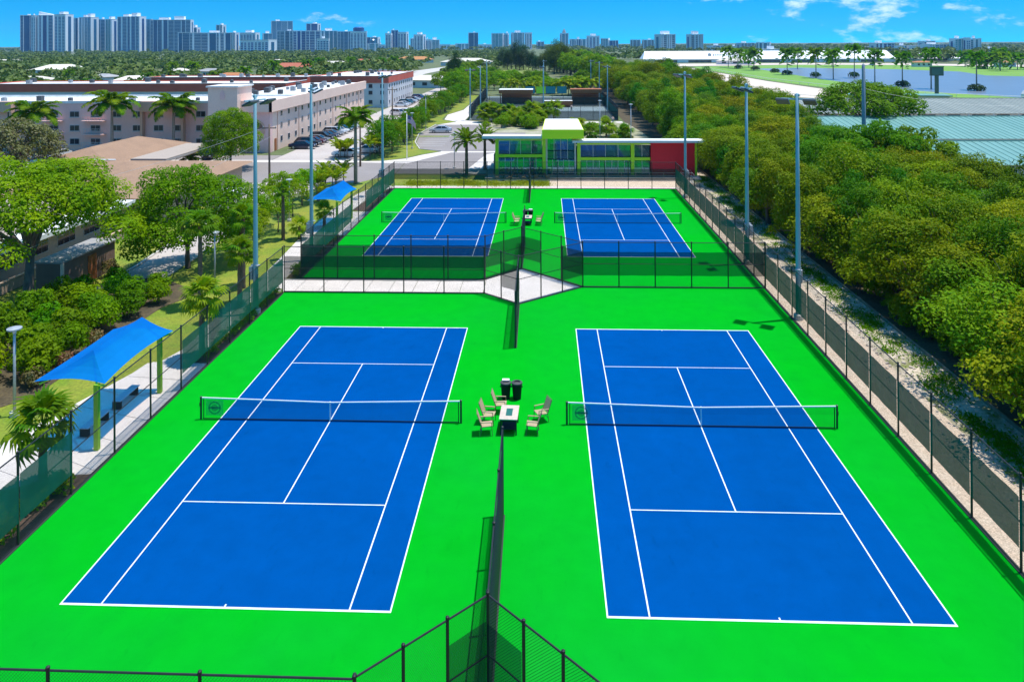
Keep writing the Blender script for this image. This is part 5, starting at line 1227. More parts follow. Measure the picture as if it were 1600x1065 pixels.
# ------------------------------------------------------------------ stables, racetrack, lake on the right
M_TEALR = mat('teal_metal_roof', (0.115,0.265,0.225), 0.5, metal=0.0, col2=(0.15,0.31,0.265), vscale=0.15, stretch=(3,0.2,1), fine=0.08, fscale=1.0)
M_GREYR = mat('grey_metal_roof', (0.25,0.275,0.235), 0.6, col2=(0.20,0.225,0.195), vscale=0.15, stretch=(3,0.2,1))
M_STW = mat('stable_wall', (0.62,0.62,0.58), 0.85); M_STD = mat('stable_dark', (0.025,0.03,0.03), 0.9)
def stable(x0, x1, y0, y1, ze, zr, m_, lab):
    t = thing('stable_barn', lab, 'barn', (x0,y0,0), group='long stable barns'); W_, D_ = x1-x0, y1-y0
    part('wall', MB().box(1,W_-1,1.4,D_-1.4,-0.05,ze-0.05), M_STW, t)
    for k_ in range(2):
        ya, yb = (0,D_/2-0.02) if k_ == 0 else (D_,D_/2+0.02)
        p = part('roof', MB().add([(0,ya,ze),(W_,ya,ze),(W_,yb,zr),(0,yb,zr)],[(0,1,2,3) if k_ == 0 else (3,2,1,0)]), m_, t)
        n = int(W_/1.0); sm = MB()
        for i in range(n+1):
            x = i*W_/n; sm.add([(x-0.04,ya,ze+0.004),(x+0.04,ya,ze+0.004),(x,ya,ze+0.07),(x-0.04,yb,zr+0.004),(x+0.04,yb,zr+0.004),(x,yb,zr+0.07)],[(0,2,5,3),(2,1,4,5)])
        so_ = part('standing_seams', sm, m_, p, kind='stuff')
    part('ridge_cap', MB().box(0,W_,D_/2-0.15,D_/2+0.15,zr+0.01,zr+0.1), m_, t)
    part('gable', MB().add([(0.9,0.3,ze-0.1),(0.9,D_-0.3,ze-0.1),(0.9,D_/2,zr-0.1)],[(0,1,2)]), M_STW, t)
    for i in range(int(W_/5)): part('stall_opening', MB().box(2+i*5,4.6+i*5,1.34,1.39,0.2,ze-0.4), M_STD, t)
    for i in range(int(W_/5)+1): part('post', MB().cbox((0.6+i*5,0.15,ze/2),(0.14,0.14,ze-0.02)), M_STW, t)
stable(63,150,66,85,3.6,5.2,M_TEALR,'teal metal roofed stable barn just beyond the tree belt, nearest')
stable(60,170,90,118,3.6,5.6,M_TEALR,'teal metal roofed stable barn, second row behind the nearest')
stable(72,200,130,164,3.6,5.4,M_GREYR,'grey green roofed stable barn, third row beside the racetrack')
sheet('stable_yard', [(60,62),(220,62),(220,172),(62,172)], -0.045, mat('yard_sand',(0.42,0.38,0.32),0.95,fine=0.1,fscale=1))
M_SAND = mat('track_sand', (0.64,0.52,0.42), 0.95, col2=(0.58,0.47,0.38), vscale=0.05, coords='World', fine=0.05, fscale=0.8)
M_TURF = mat('turf_course', (0.13,0.27,0.025), 0.9, col2=(0.17,0.32,0.035), vscale=0.05, coords='World', fine=0.12, fscale=0.7)
M_WATER = mat('lake_water', (0.15,0.18,0.22), 0.3, col2=(0.18,0.21,0.25), vscale=0.03, coords='World', bump=0.5, bscale=1.1, spec=0.5, stretch=(1,3,1))
def pxsheet(name, px, z, m_): return sheet(name, [tuple(gpt(u,v)[:2]) for u,v in px], z, m_)
pxsheet('racetrack', [(1000,103),(1080,106.5),(1200,127),(1300,141),(1400,150),(1600,159),(1760,166),(1760,180),(1600,170),(1400,160),(1250,152),(1150,133.5),(1080,117),(1000,112)], -0.046, M_SAND)
pxsheet('racetrack', [(1000,103),(1080,103.4),(1240,101.2),(1400,101.6),(1600,104.5),(1760,108),(1760,104.5),(1600,101.5),(1400,99.2),(1240,98.8),(1000,100)], -0.046, M_SAND)
pxsheet('turf_course', [(1082,104.5),(1090,107),(1210,127),(1310,139.5),(1410,148.5),(1600,157),(1760,163),(1760,109),(1600,105),(1400,102),(1240,101.6)], -0.043, M_TURF)
pxsheet('lake', [(1180,107.5),(1250,106),(1400,108.5),(1500,112),(1540,118),(1600,119.5),(1760,122),(1760,158),(1600,153),(1520,148),(1420,141),(1330,130),(1270,122),(1230,115)], -0.030, M_WATER)
pxsheet('track_verge', [(1090,119),(1150,134),(1250,153.2),(1400,161.5),(1600,172),(1760,181),(1760,188),(1600,176),(1400,166),(1240,158),(1140,141),(1080,123)], -0.044, M_LAWN)
def rail_run(px, lab, z=1.1, step=8):
    P = [gpt(u,v) for u,v in px]; t = thing('running_rail', lab, 'railing', (P[0][0],P[0][1],0), group='white running rails of the racetrack')
    mb = MB(); o_ = P[0]
    for a, b in zip(P,P[1:]): mb.tube([(a[0]-o_[0],a[1]-o_[1],z),(b[0]-o_[0],b[1]-o_[1],z)],0.09,5)
    part('rail', mb, M_WHITE, t); n = 0
    for a, b in zip(P,P[1:]):
        L_ = math.dist(a[:2],b[:2]); k_ = max(1,int(L_/step))
        for i in range(k_): p = a+(b-a)*i/k_; part('post', MB().box(-0.05,0.05,-0.05,0.05,0,z-0.09), M_WHITE, t, (p[0]-o_[0],p[1]-o_[1],0))
rail_run([(1100,108),(1200,126),(1310,139),(1400,147.5),(1600,156.5),(1700,160)],'white running rail on the inside of the sand track')
rail_run([(1090,120),(1150,134.5),(1250,153.4),(1400,161.5),(1600,171)],'white running rail on the outside of the sand track')
M_TENT = mat('tent_white', (0.86,0.86,0.86), 0.7)
def tent(u0, u1, vb, h, Y, lab):
    a, b = at(u0,vb,Y), at(u1,vb,Y); W_ = b[0]-a[0]
    t = thing('event_tent', lab, 'tent', (a[0],Y,0)); D_ = 26
    r_ = part('roof', MB().add([(0,0,h*0.3),(W_,0,h*0.3),(W_-3,D_/2,h),(3,D_/2,h),(W_,D_,h*0.3),(0,D_,h*0.3)],[(0,1,2,3),(3,2,4,5),(0,3,5),(1,4,2)]), M_TENT, t)
    n = int(W_/10)
    for i in range(n): part('wall_panel', MB().box(i*W_/n+0.1,(i+1)*W_/n-0.1,0.5,0.6,2.2 if i % 3 else 0,h*0.3), M_TENT, t)
    part('base_skirt', MB().box(0.5,W_-0.5,1.5,2.0,0,2.15), mat('crowd_stuff',(0.20,0.15,0.13),0.9,col2=(0.35,0.3,0.28),vscale=0.4), t)
    if W_ > 100:
        cx = W_*0.27; m_ = mat('tent_print',(0.22,0.27,0.28),0.8); y_ = D_*0.2
        e = part('logo_ring', MB().prism([(1.7*math.cos(R(a_)),1.7*math.sin(R(a_))) for a_ in range(0,360,30)],0,0.05), m_, t, (cx,y_-0.1,h*0.67), rot=(R(66),0,0))
        for i in range(11):
            if i == 5: continue
            part('letter', MB().box(-0.55,0.55,-0.7-0.2*(i in (0,6)),0.7+0.2*(i in (0,6)),0,0.05), m_, t, (cx+3.5+i*1.75,y_-0.1,h*0.66), rot=(R(66),0,0))
tent(1005,1400,99,10.5,660,'very long white event tent beyond the racetrack'); tent(1422,1520,98,7,700,'row of small white tents beyond the lake, right of the long tent')
# scoreboard and maintenance truck by the lake
SB = thing('tote_board', 'dark green notice board on a thick post by the lake', 'sign', (143.4,220.5,0))
part('post', MB().cbox((0,0,4.2),(0.95,0.8,8.4)), mat('board_green',(0.01,0.07,0.045),0.6), SB); b_ = part('board', MB().box(-2.0,2.0,-0.5,0.5,7.2,10.0), mat('board_green2',(0.008,0.055,0.035),0.6), SB)
part('cap', MB().box(-2.1,2.1,-0.6,0.6,10.01,10.3), mat('board_lime',(0.04,0.22,0.05),0.6), b_); part('face', MB().box(-1.8,1.8,-0.56,-0.51,7.5,9.7), mat('board_face',(0.01,0.09,0.07),0.4), b_)
TK = thing('service_truck', 'dark service truck on the verge below the lake', 'truck', (170.5,213,0), R(4))
part('cargo_box', MB().box(-2.4,4.0,-1.25,1.25,0.9,3.6), mat('truck_dark',(0.07,0.06,0.06),0.6), TK); part('cab', MB().add([(-4.6,-1.15,0.6),(-2.5,-1.15,0.6),(-2.5,-1.15,2.7),(-3.9,-1.15,2.7),(-4.5,-1.15,1.7),(-4.6,1.15,0.6),(-2.5,1.15,0.6),(-2.5,1.15,2.7),(-3.9,1.15,2.7),(-4.5,1.15,1.7)],[(0,1,2,3,4),(9,8,7,6,5),(3,2,7,8),(4,3,8,9),(0,4,9,5),(1,6,7,2),(0,5,6,1)]), M_WSTUC, TK)
for x in (-3.6,1.6,3.0):
    for s in (-1.1,1.1): part('wheel', MB().tube([(x,s-0.15,0.48),(x,s+0.15,0.48)],0.48,12), M_TYRE, TK)
TR = thing('track_shed', 'pale teal flat roofed shed behind the nearest pole, by the track', 'shed', (106,196,0), R(-12))
part('wall', MB().box(0,26,0,7,-0.05,2.6), M_STW, TR); part('roof', MB().box(-0.6,26.6,-0.6,7.6,2.6,2.9), M_TEALR, TR)
# tall concrete pole in front of the stables
t = thing('concrete_pole', 'thick grey concrete pole rising from the tree belt before the stables', 'utility pole', (57.6,74.0,0))
part('pole', MB().lathe([(0.32,-0.05),(0.26,8),(0.2,15.3),(0.05,15.5)],12), mat('pole_concrete',(0.25,0.29,0.32),0.7,fine=0.1,fscale=4), t, smooth=True)
part('lamp_arm', MB().tube([(0,0,15.2),(0.9,0,15.35)],0.05,6), M_GALV, t); part('lamp_head', MB().cbox((1.0,0,15.33),(0.5,0.22,0.12)), M_GALV, t)
wire_run([(57.8,74,12.2),(75,71,10.2),(110,68,8.4)],'service wire sagging right from the concrete pole')
# trees before the stables
plant('umbrella_tree', tree_proto(31,(7.5,6.5,3.6),5.2,44,(1.3,2.1),13000,0.2,L_GREEN,2.6,0.4,M_BARKD,up=0.8,flat=0.6,zmin=-0.3,low=-0.5), (74.5,112,0), 'large layered green tree rising between the stable roofs', 'tree', 0.3, (1.25,1.25,1.2))
dk = tree_proto(32,(4.2,4.2,3.2),4.6,30,(0.9,1.5),9000,0.17,L_GREEN,2.4,0.25,M_BARKD,zmin=-0.5)
for i, (x, y, s, l) in enumerate([(53.6,62.0,1.1,'left'),(59.0,63.5,1.0,'right'),(50.5,67,0.95,'behind the others')]):
    plant('leafy_tree', dk, (x,y,0), 'bright leaved tree at the belt edge before the teal roofs, %s' % l, 'tree', i*2.0, s)
# palms round the lake
_fp = None
def far_palm(u, v, vt, label, group, r=1.0):
    global _fp
    if _fp is None:
        rng = np.random.default_rng(5); Q = []
        for i in range(16):
            az = 2.4*i; el = R(50-110*i/16); d = np.array([math.cos(az)*math.cos(el), math.sin(az)*math.cos(el), math.sin(el)])
            for s_ in np.linspace(0.1,1,9):
                Q.append((d*s_*3.0+np.array([0,0,-1.6*s_*s_]), d))
        cen = np.array([a for a,_ in Q]); nr = np.array([[0,0,1]]*len(Q),float)
        _fp = (quads_mesh('crown', leaf_quads(rng, cen, nr, 0.85, 0.5, 0.5), L_GREEN), MB().lathe([(0.28,-0.1),(0.2,0.5),(0.17,1.0)],7).mesh('trunk', M_PALMT))
    b = gpt(u,v); h = at(u,vt,b[1])[2]
    t = thing('lakeside_palm', label, 'palm tree', (b[0],b[1],-0.05), u*0.7, group)
    link('trunk', _fp[1], t, scale=(1.1,1.1,h)); link('crown', _fp[0], t, (0,0,h), scale=r); return t
for i, (u,v,vt) in enumerate(sorted([(1230,117,80),(1246,107.5,80),(1275,122,80),(1302,124,81),(1335,122,74),(1367,129,82),(1410,135,86),(1455,139,80),(1526,141,85),(1138,105.5,77),(1153,107.5,80),(1178,110,80),(1170,105.5,82),(1534,107.5,88),(1543,108,88),(1550,108,86),(1562,108.5,80),(1563,111,86),(1590,109,88),(1300,104,82),(1508,104.5,84)])):
    s_ = at(u,vt,gpt(u,v)[1])[1]/260.0
    far_palm(u,v,vt,'tall lakeside palm, %s from the left round the racetrack lake' % ORD[i],'tall palms round the racetrack lake',max(1.15,min(2.1,s_*1.25)))
isl = shrub_proto(330, 2.4, 1.3, 700, 0.25, L_DARK)
for i, (u,v) in enumerate([(1230,116.5),(1275,120),(1211,113.5),(1180,109),(1153,107),(1410,135.5),(1526,142),(1335,120)]):
    p = gpt(u,v); plant('islet_shrub', isl, (p[0],p[1],0), 'dark shrub clump round a palm foot at the lake', 'shrub', i, 1.3, 'shrub clumps at the lake palms')

# ------------------------------------------------------------------ far trees and houses
rng = np.random.default_rng(44)
def far_wood(name, pts, label, lmat, nq=46, q=(0.9,1.3)):
    """pts: (x,y,height,radius): each a lumpy crown of leaf clumps, all in one mass"""
    out = []
    for x,y,h,r in pts:
        d = rng.normal(0,1,(nq,3)); d /= np.linalg.norm(d,axis=1,keepdims=True); d[:,2] = np.abs(d[:,2])*rng.uniform(0.6,1.0)-0.25
        lump = 1+0.25*np.sin(d[:,:1]*5+x)*np.cos(d[:,1:2]*5+y)
        c = np.array([x,y,h*0.55]) + d*np.array([r,r,h*0.45])*lump*rng.uniform(0.75,1.05,(nq,1))
        out.append(leaf_quads(rng, c, d+np.array([0,0,0.4]), r*rng.uniform(*q)*0.30, 0.7, 0.45))
    o = link(name, quads_mesh(name, np.concatenate(out), lmat)); o['kind'] = 'stuff'; tag(o, label, 'trees'); return o
# houses of the district on the left and centre
M_TILE = mat('terracotta', (0.42,0.13,0.055), 0.85, rnd=0.12, fine=0.1, fscale=1.5); M_TILE2 = mat('pale_roof', (0.62,0.56,0.47), 0.85, rnd=0.12); M_TILE3 = mat('grey_roof', (0.34,0.33,0.32), 0.85, rnd=0.12)
rgh = random.Random(9); HOUSES = []
def far_house(x, y, w, d, h, m_, lab, grp=None):
    t = thing('far_house', lab, 'house', (x,y,0), rgh.uniform(-0.5,0.5), grp); HOUSES.append((x,y,max(w,d)))
    part('wall', MB().box(-w/2,w/2,-d/2,d/2,-0.05,h), M_WSTUC, t); part('roof', hip(-w/2-0.6,w/2+0.6,-d/2-0.6,d/2+0.6,h+0.01,h+d*0.16,'x'), m_, t)
    for i in range(3): part('window', MB().box(-w/2+w*(0.15+0.3*i),-w/2+w*(0.27+0.3*i),-d/2-0.05,-d/2-0.002,1.0,2.3), M_PANE, t)
for i, (u,v,w,m_,nm) in enumerate([(462,106,34,M_TILE,'terracotta roofed house amid palms above the pink wing'),(365,122,24,M_TILE,'salmon roofed house right of the tall palm'),(400,126,22,M_TILE,'orange roofed house beside the tall palms'),(95,110,40,M_TILE2,'white flat house in the left distance'),(165,122,18,M_TILE3,'grey roofed house above the left palms'),(55,127,20,M_TILE2,'pale roofed house at the far left'),(215,128,26,M_TILE2,'cream roofed house above the red roofs'),(280,112,18,M_TILE2,'pale gable house in the left trees'),(185,107,16,M_TILE3,'grey house in the left trees'),(12,98,30,M_TILE2,'cream house at the left edge in the distance'),(330,113,20,M_TILE3,'house behind palms left of the terracotta roof'),(430,97,22,M_TILE2,'cream roofed house under the towers'),(520,101,26,M_TILE2,'pale house in the middle distance'),(575,97,26,M_TILE,'red roofed house below the white tower'),(648,94,36,M_TILE,'red roofed row below the twin towers'),(730,98,40,M_TILE2,'pale low building by the highway'),(672,127,24,M_TILE2,'white canopy roofed building by the pines'),(1150,96,30,M_TILE2,'pale low building behind the long tent'),(1440,99,12,M_TILE,'red roofed low building beyond the lake'),(1570,99,14,M_TILE,'red roofed row at the right beyond the lake')]):
    p = gpt(u,v,2.5); far_house(p[0],p[1],w*(0.75 if p[1] < 450 else 1.0),w*0.5,3.2,m_,nm)
P = []
def clear(x,y):
    if any(abs(x-a) < s*0.62+3 and -s*1.6 < y-b < s*0.5 for a,b,s in HOUSES): return False
    return True
for _ in range(3400):
    y = 235+ (rng.random()**1.35)*1500; half = 0.70*(y+24)
    x = 16-half*1.15 + rng.random()*(half*1.15+ -0.02*y - 22)
    if x > -70 and y < 258: continue
    if -62 < x < -14 and y < 330: continue
    if not clear(x,y): continue
    if abs(x-(-35-0.11*(y-250))) < 12 and y < 900: continue      # the highway
    h = rng.uniform(4.5,9.0)*(1.0 if y > 400 else 0.85); P.append((x,y,h,h*rng.uniform(0.42,0.62)))
far_wood('district_trees', P, 'broad mass of green trees over the residential district at left', L_FAR)
P = []
for _ in range(700):
    y = 690+rng.random()*1300; half = 0.72*(y+24); x = 30+rng.random()*half
    h = rng.uniform(6,11); P.append((x,y,h,h*rng.uniform(0.5,0.75)))
for _ in range(160):
    y = 640+rng.random()*60; x = 335+rng.random()*260; h = rng.uniform(7,13); P.append((x,y,h,h*0.45))
far_wood('horizon_trees', P, 'far green tree line along the right horizon', L_FAR)
P = [(rng.uniform(-120,1500)-0*i, rng.uniform(2000,4200), rng.uniform(8,13), rng.uniform(9,15)) for i in range(500)] + [(rng.uniform(-2800,-100), rng.uniform(1750,3800), rng.uniform(8,12), rng.uniform(9,15)) for i in range(600)] + [(rng.uniform(1500,3200), rng.uniform(2000,4200), rng.uniform(8,12), rng.uniform(9,15)) for i in range(200)]
far_wood('far_horizon_trees', P, 'thin dark tree line on the far horizon below the towers', L_FAR, 30)
# single trees of the middle distance
L_PINE2 = mat('leaf_pine_green', (0.11,0.16,0.015), 0.6, col2=(0.045,0.085,0.012), vscale=0.4, trans=0.25, rnd=0.15, spec=0.06, detail=3)
pines = [tree_proto(41+k_*5,(3.0,3.0,9.2),9.4,60,(0.6,1.9),9000,0.27,(L_DARK,L_PINE2,L_DARK,L_PINE2)[k_],5.0,0.28,M_BARKD,up=0.5,flat=1.35,zmin=-0.95,asp=0.28,low=-0.8,jit=0.7,inner=0.6,shell=(0.4,1.45),nl=14) for k_ in range(4)]
for i, (u,v,vt,s) in enumerate([(806,108,66,1.3),(793,109,74,1.1),(818,109,70,1.15),(780,108,84,1.0),(832,110,80,1.1),(845,112,82,1.0),(858,112,72,1.1),(870,113,58,1.25),(880,114,66,1.2),(893,116,74,1.2),(712,128,80,0.9),(905,117,78,1.2),(866,116,70,1.3),(918,118,84,1.1),(704,131,92,0.8),(799,108,72,1.2),(786,107,76,1.2),(812,110,76,1.2),(826,109,82,1.1),(838,111,84,1.1),(852,111,80,1.2),(875,113,64,1.3),(886,114,74,1.2),(900,116,80,1.2)]):
    p = gpt(u,v); h = at(u,vt,p[1])[2]; s *= 1.15
    plant('australian_pine', pines[(i % 2)*2 if u < 842 else 1+(i % 2)*2], (p[0],p[1],0), 'dark feathery pine in the tall clump beyond the hard courts', 'tree', i*1.1, (h/19.0*s,h/19.0*s,h/19.0), 'dark pines beyond the hard courts')
md = tree_proto(42,(4.0,4.0,3.2),4.8,26,(1.0,1.6),2600,0.28,L_LIME,2.2,0.2,M_BARKD,zmin=-0.6)
md2 = tree_proto(43,(4.0,4.0,3.2),4.8,26,(1.0,1.6),2600,0.28,L_GREEN,2.2,0.2,M_BARKD,zmin=-0.6)
rgm = random.Random(12)
for i in range(46):       # round the far courts, towards the field
    x = rgm.uniform(-14,34); y = rgm.uniform(240,330)
    plant('midground_tree', md if i % 3 else md2, (x,y,0), 'leafy tree between the far hard courts and the open field', 'tree', i, rgm.uniform(0.5,0.85), 'trees behind the far hard courts')
for i in range(34):
    y = 235+i*6.0; x = -17-0.06*(y-235)+rgm.uniform(-6,6)
    plant('midground_tree', md if i % 2 else md2, (x,y,0), 'leafy tree of the belt running towards the highway', 'tree', i, rgm.uniform(0.6,1.0), 'trees towards the highway')
for i in range(40):
    y = 330+i*7.5; x = 33+rgm.uniform(-8,14)
    plant('midground_tree', md if i % 3 else md2, (x,y,0), 'large leafy tree at the far end of the olive belt', 'tree', i, rgm.uniform(1.2,1.75), 'trees at the far end of the belt')
for i, (u,v,vt) in enumerate([(338,141,116),(383,139,108),(232,140,118),(428,121,99),(140,141,127),(500,112,94),(548,109,92),(596,108,93),(616,107,91),(108,130,112),(270,127,100),(300,124,100),(480,117,97)]):
    far_palm(u,v,vt,'tall palm standing among the houses on the left','tall palms among the left houses',1.1 if v > 125 else 1.5)
sheet('open_field', [tuple(gpt(u,v)[:2]) for u,v in [(770,102.5),(828,102.5),(838,112),(832,121),(760,121),(750,112)]], -0.04, mat('field_grass',(0.20,0.235,0.03),0.9,col2=(0.14,0.19,0.03),vscale=0.02,coords='World'))
pxsheet('highway', [(604,121),(650,110.5),(700,104),(755,97),(790,95),(790,96.5),(740,101),(700,108),(664,115.5),(640,124)], -0.045, mat('highway_concrete',(0.50,0.46,0.42),0.9,fine=0.06,fscale=0.5))

# ------------------------------------------------------------------ skyline
M_TG = mat('tower_glass', (0.006,0.085,0.19), 0.3, col2=(0.02,0.15,0.28), vscale=0.03, spec=0.6, rnd=0.2)
M_TG2 = mat('tower_glass_teal', (0.05,0.25,0.31), 0.3, col2=(0.09,0.34,0.40), vscale=0.03, spec=0.6, rnd=0.2)
M_TW = mat('tower_white', (0.86,0.86,0.86), 0.8, rnd=0.08); M_TS = mat('tower_slab', (0.58,0.66,0.70), 0.8, rnd=0.1); M_TGR = mat('tower_grey', (0.20,0.23,0.25), 0.8, rnd=0.12)
def tower(u0, u1, vt, Y, label, style='glass', bands=4, top=None, seed=0):
    """a slab tower: glazed core, white piers, slab edges for the storeys, roof structure"""
    rg = random.Random(seed*31+7)
    xa, xb = at(u0,vt,Y)[0], at(u1,vt,Y)[0]; h = at((u0+u1)/2,vt,Y)[2]-1.8; W_ = xb-xa
    a = rg.choice((-1,1,1))*rg.uniform(0.12,0.5); d = min(W_*0.55, rg.uniform(16,24)); w = (W_-d*abs(math.sin(a)))/math.cos(a)
    t = thing('tower_block', label, 'tower', (xa+W_/2,Y+d/2,0), a)
    core = {'glass':M_TG,'teal':M_TG2,'white':M_TW,'grey':M_TGR}[style]
    X0, Y0 = -w/2, -d/2
    part('core', MB().box(X0,-X0,Y0,-Y0,-0.05,h), core, t)
    nfl = max(4,int(h/3.6)); sl_ = MB(); side = MB()
    cuts = [0.0]
    for k_ in range(bands): cuts.append(cuts[-1]+rg.uniform(0.6,1.5))
    cuts = [c/cuts[-1] for c in cuts]
    if style in ('glass','teal','grey'):
        for k_, c in enumerate(cuts):
            x = X0+w*c; pw = rg.choice((0.5,0.7,1.1,2.0)) if style != 'grey' else 1.6
            part('pier', MB().box(max(X0-0.3,x-pw),min(-X0+0.3,x+pw),Y0-1.5,Y0-0.01,-0.05,h+0.8), M_TW if style != 'grey' else M_TS, t)
        for k_ in range(bands):
            kind = rg.random(); xa_, xb_ = X0+w*cuts[k_]+1.2, X0+w*cuts[k_+1]-1.2
            if xb_-xa_ < 1.5 or kind < (0.25 if style == 'glass' else 0.1): continue
            th = 0.5 if kind < 0.6 else 1.15
            for i in range(1,nfl+1): sl_.box(xa_,xb_,Y0-1.2,Y0-0.02,h*i/nfl-th,h*i/nfl)
    else:
        for k_ in range(bands):
            x0, x1 = X0+w*(k_+rg.uniform(0.12,0.3))/bands, X0+w*(k_+rg.uniform(0.7,0.88))/bands
            part('window_bay', MB().box(x0,x1,Y0-0.3,Y0-0.02,3,h-4), M_TG, t)
            for i in range(1,nfl): sl_.box(x0-0.1,x1+0.1,Y0-0.9,Y0-0.31,h*i/nfl-0.9,h*i/nfl+0.2)
    part('balconies', sl_, M_TS if style != 'white' else M_TW, t, kind='stuff')
    for s_ in (-1,1):          # end walls: blank white panels with a window strip
        xs = X0 if s_ < 0 else -X0
        part('end_wall', MB().box(min(xs,xs+s_*0.4),max(xs,xs+s_*0.4),Y0+0.02,-Y0,-0.05,h+0.5), M_TW if style != 'grey' else M_TS, t)
        part('end_window_strip', MB().box(min(xs+s_*0.41,xs+s_*0.7),max(xs+s_*0.41,xs+s_*0.7),-d*0.18,d*0.18,2,h-4), M_TG, t)
    part('roof_slab', MB().box(X0-0.6,-X0+0.6,Y0-1.8,-Y0+0.6,h+0.81,h+1.8), M_TW, t)
    Z = h+1.81
    if top == 'box':
        for a_,b_,c in ((0.2,0.45,6),(0.58,0.82,9)): part('roof_house', MB().box(X0+w*a_,X0+w*b_,Y0*0.6,-Y0*0.6,Z,Z+c), M_TW, t)
    elif top == 'wedge':
        x0, x1, y0, y1 = X0+w*.1, X0+w*.9, Y0*0.5, -Y0*0.5
        part('roof_house', MB().add([(x0,y0,Z),(x1,y0,Z),(x1,y0,Z+2),(x0,y0,Z+9),(x0,y1,Z),(x1,y1,Z),(x1,y1,Z+2),(x0,y1,Z+9)],[(0,1,2,3),(7,6,5,4),(3,2,6,7),(1,5,6,2),(0,3,7,4)]), M_TW, t)
    elif top == 'spire': part('roof_house', MB().lathe([(w*0.3,Z),(w*0.24,Z+6),(w*0.03,Z+15)],8), M_TGR, t)
    elif top == 'drum': part('roof_house', MB().lathe([(w*0.35,Z),(w*0.35,Z+8),(w*0.24,Z+11)],14), M_TG, t)
    elif top == 'one': part('roof_house', MB().box(X0+w*0.3,X0+w*0.7,Y0*0.6,-Y0*0.6,Z,Z+6.5), M_TW, t)
    elif rg.random() < 0.6:
        q_ = rg.uniform(0.15,0.6); part('roof_house', MB().box(X0+w*q_,X0+w*(q_+0.2),Y0*0.5,-Y0*0.5,Z,Z+rg.uniform(2.5,5)), M_TW, t)
    return t
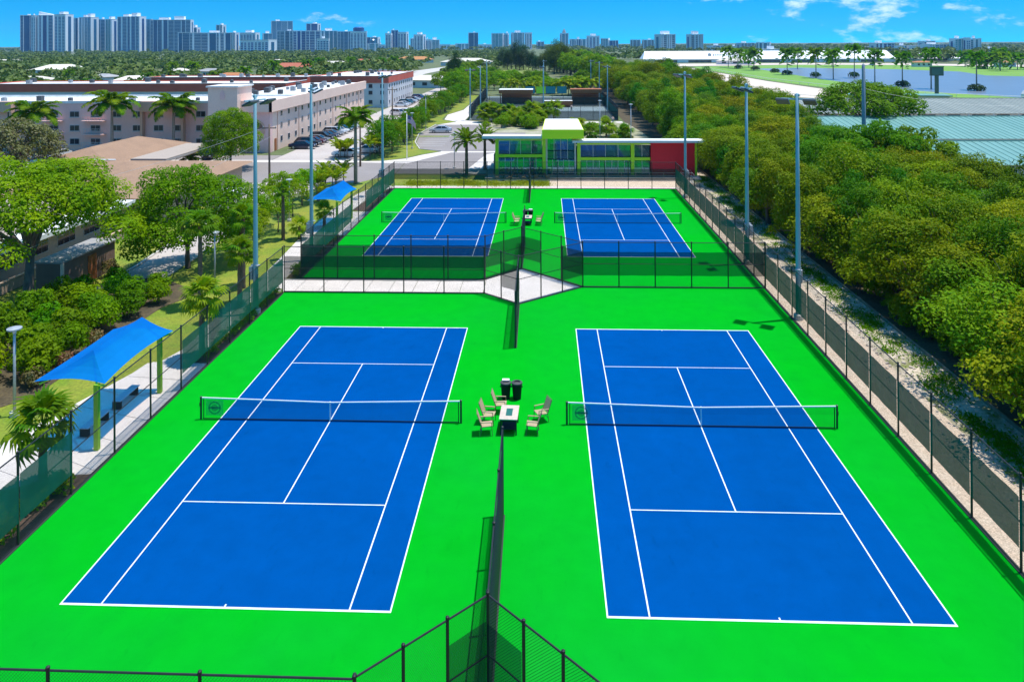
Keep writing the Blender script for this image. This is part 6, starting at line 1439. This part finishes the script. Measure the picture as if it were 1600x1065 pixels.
T = [ # u0,u1,vtop,Y,style,bands,top,label
 (29,49,24,1800,'glass',3,None,'blue glass slab at the left end of the skyline'),
 (48.5,55,24,1790,'white',1,None,'narrow white tower between blue slabs at far left'),
 (55.5,82,24,1800,'glass',4,'wedge','blue glass tower topped by a slanting white blade'),
 (82.5,108,22.5,1780,'white',3,'one','broad white tower with punched windows in the left cluster'),
 (109,121,28,1900,'glass',2,None,'dark blue slim tower right of the broad white one'),
 (121,150,27,1850,'teal',4,'box','pale balconied tower with white crown left of centre cluster'),
 (150,163,30,1900,'glass',2,None,'slim glass tower squeezed beside the balconied one'),
 (163,181,30,1870,'teal',3,'one','teal tower with small white penthouse'),
 (181,224,26,1820,'glass',5,'box','wide blue tower with two white roof huts'),
 (224,236,30,1900,'teal',2,None,'pale teal tower beside the wide blue one'),
 (235,296,31,1850,'glass',8,'box','very wide balconied block with white crown boxes'),
 (281,354,51,1700,'glass',9,None,'lower long dark blue slab before the wide block'),
 (296,310,43,1950,'teal',2,'one','round topped tower peeping over the long slab'),
 (337,351,39,2300,'glass',2,None,'dark blue glass box rising behind the long slab'),
 (358,372,51,2000,'teal',2,None,'small teal tower in the gap right of the long slab'),
 (369,432,62,1600,'white',8,None,'low wide white slab in front of the teal towers'),
 (374,402,51,1950,'white',5,'one','stepped white tower behind the low white slab'),
 (408,424,52,2100,'teal',2,'one','blue tower left of the central dark slab'),
 (423,455,33,2600,'teal',4,None,'tall pale teal glass tower fading in the haze'),
 (432,458,48,1750,'glass',4,None,'dark balconied slab, left half of the central pair'),
 (456,498,48,1700,'glass',6,None,'dark balconied slab, right half of the central pair'),
 (478,499,37,2700,'glass',2,None,'dark blue angular tower behind the central pair'),
 (494,513,60,1600,'white',4,None,'small white balconied tower before the central pair'),
 (499,525,48,1950,'teal',4,'one','green tinted tower right of the central pair'),
 (524,548,49,1900,'teal',4,None,'teal tower left of the white finned one'),
 (546,572,49,1850,'white',5,'drum','white finned tower with dark dome behind'),
 (572,592,58,2300,'glass',3,None,'dark cube tower behind the barrel roofed block'),
 (573,590,68,1900,'teal',2,'drum','small barrel roofed block under the dark cube'),
 (590,601,69,2000,'white',2,None,'small pale block right of the barrel roof'),
 (602,612,52,2000,'white',2,None,'pale left wing of the lone twin towers'),
 (610,622,47,2050,'glass',2,None,'dark middle shaft of the lone twin towers'),
 (621,637,50,2000,'white',3,None,'white right wing of the lone twin towers'),
 (641,647,60,2300,'teal',1,None,'thin pale tower left of the stepped one'),
 (646,664,54,2100,'white',3,'one','stepped white and blue tower in the centre skyline'),
 (664,672,61,2300,'white',2,None,'small pale tower behind the stepped one'),
 (671,686,62,2100,'teal',2,'one','blue tower with little roof mast'),
 (686,703,69,2600,'white',3,None,'low pale towers fading in the haze'),
 (711,732,68,2200,'teal',3,None,'low teal block beside the lone blue tower'),
 (731,747,51,2300,'glass',2,None,'lone blue glass tower in the centre gap'),
 (748,766,69,2600,'white',3,None,'low hazy block right of the lone blue tower'),
 (768,787,52,2300,'teal',3,None,'blue tower left of the pines'),
 (787,795,52,2350,'white',2,None,'pale slim tower left of the pines'),
 (798,819,51,2300,'teal',3,'one','blue tower behind the tall pine'),
 (820,831,51,2350,'white',2,None,'pale tower right of the tall pine'),
 (838,850,65,2500,'glass',2,None,'small dark block between the pines'),
 (875,888,52,2400,'teal',2,'spire','pointed blue tower above the pines'),
 (890,902,61,2500,'teal',2,None,'low teal tower right of the pointed one'),
 (899,908,61,2400,'glass',2,'one','little dark tower with white cap'),
 (908,919,61,2500,'teal',2,None,'teal tower beside the pink ones'),
 (917,937,56,2400,'white',3,'one','pinkish pale tower right of the pines'),
 (939,953,60,2300,'teal',3,None,'green blue tower right of the pinkish one'),
 (950,966,63,2300,'glass',3,None,'small blue stepped tower at right of the centre'),
 (985,1002,62,2300,'grey',3,None,'grey pair, left tower, above the tent'),
 (1004,1022,62,2300,'grey',3,None,'grey pair, right tower, above the tent'),
 (1024,1056,53.5,1500,'grey',5,'one','dark grey striped tower above the long tent, left of two'),
 (1074,1099,53.5,1550,'grey',4,'one','dark grey striped tower above the long tent, right of two'),
 (1106,1131,71,1700,'teal',3,None,'low glass block right of the striped towers'),
 (1140,1152,72,1700,'white',2,None,'low pale block above the long tent'),
 (1152,1180,67,2000,'grey',4,None,'hazy stepped block above the long tent'),
 (1183,1207,66,1600,'glass',4,None,'dark blue block above the right of the tent'),
 (1184,1222,77,1000,'white',5,None,'white low grandstand building behind the tent'),
 (1340,1362,73,1500,'teal',3,None,'low teal office left of the grandstand'),
 (1361,1400,67,1450,'glass',5,None,'dark glass grandstand with slanted roof'),
 (1399,1418,71,1500,'teal',3,None,'pale office right of the grandstand'),
 (1419,1442,71,1500,'white',3,None,'white office in the right skyline'),
 (1439,1462,64,1700,'grey',3,None,'hazy dark block behind the long office'),
 (1443,1490,69,1400,'teal',6,None,'long low teal office in the right skyline'),
 (1488,1508,60,1380,'teal',3,None,'left glass wing of the hospital-like block at right'),
 (1507,1517,58.5,1375,'white',2,None,'pale middle shaft of the banded block at right'),
 (1517,1534,60,1380,'teal',3,None,'right glass wing of the banded block at right'),
 (1540,1552,77,1300,'white',2,None,'small white block at the right end of the skyline'),
]
for i, (u0,u1,vt,Y,st_,bn,tp,lb) in enumerate(T): tower(u0,u1,vt,Y,lb,st_,max(bn,2),tp,i)

# ------------------------------------------------------------------ air
hz = bpy.data.materials.new('haze_air'); hz.use_nodes = True
hn, hl = hz.node_tree.nodes, hz.node_tree.links
hn.remove(hn['Principled BSDF'])
pv = hn.new('ShaderNodeVolumePrincipled'); pv.inputs['Color'].default_value = (0.36,0.66,1.0,1); pv.inputs['Density'].default_value = 0.00007; pv.inputs['Anisotropy'].default_value = 0.2
hl.new(pv.outputs['Volume'], hn['Material Output'].inputs['Volume'])
hb = link('haze', MB().box(-4500,4500,-60,4800,-1.1,150).mesh('haze', hz)); hb['kind'] = 'stuff'; tag(hb, 'thin blue haze over the distant skyline', 'haze')
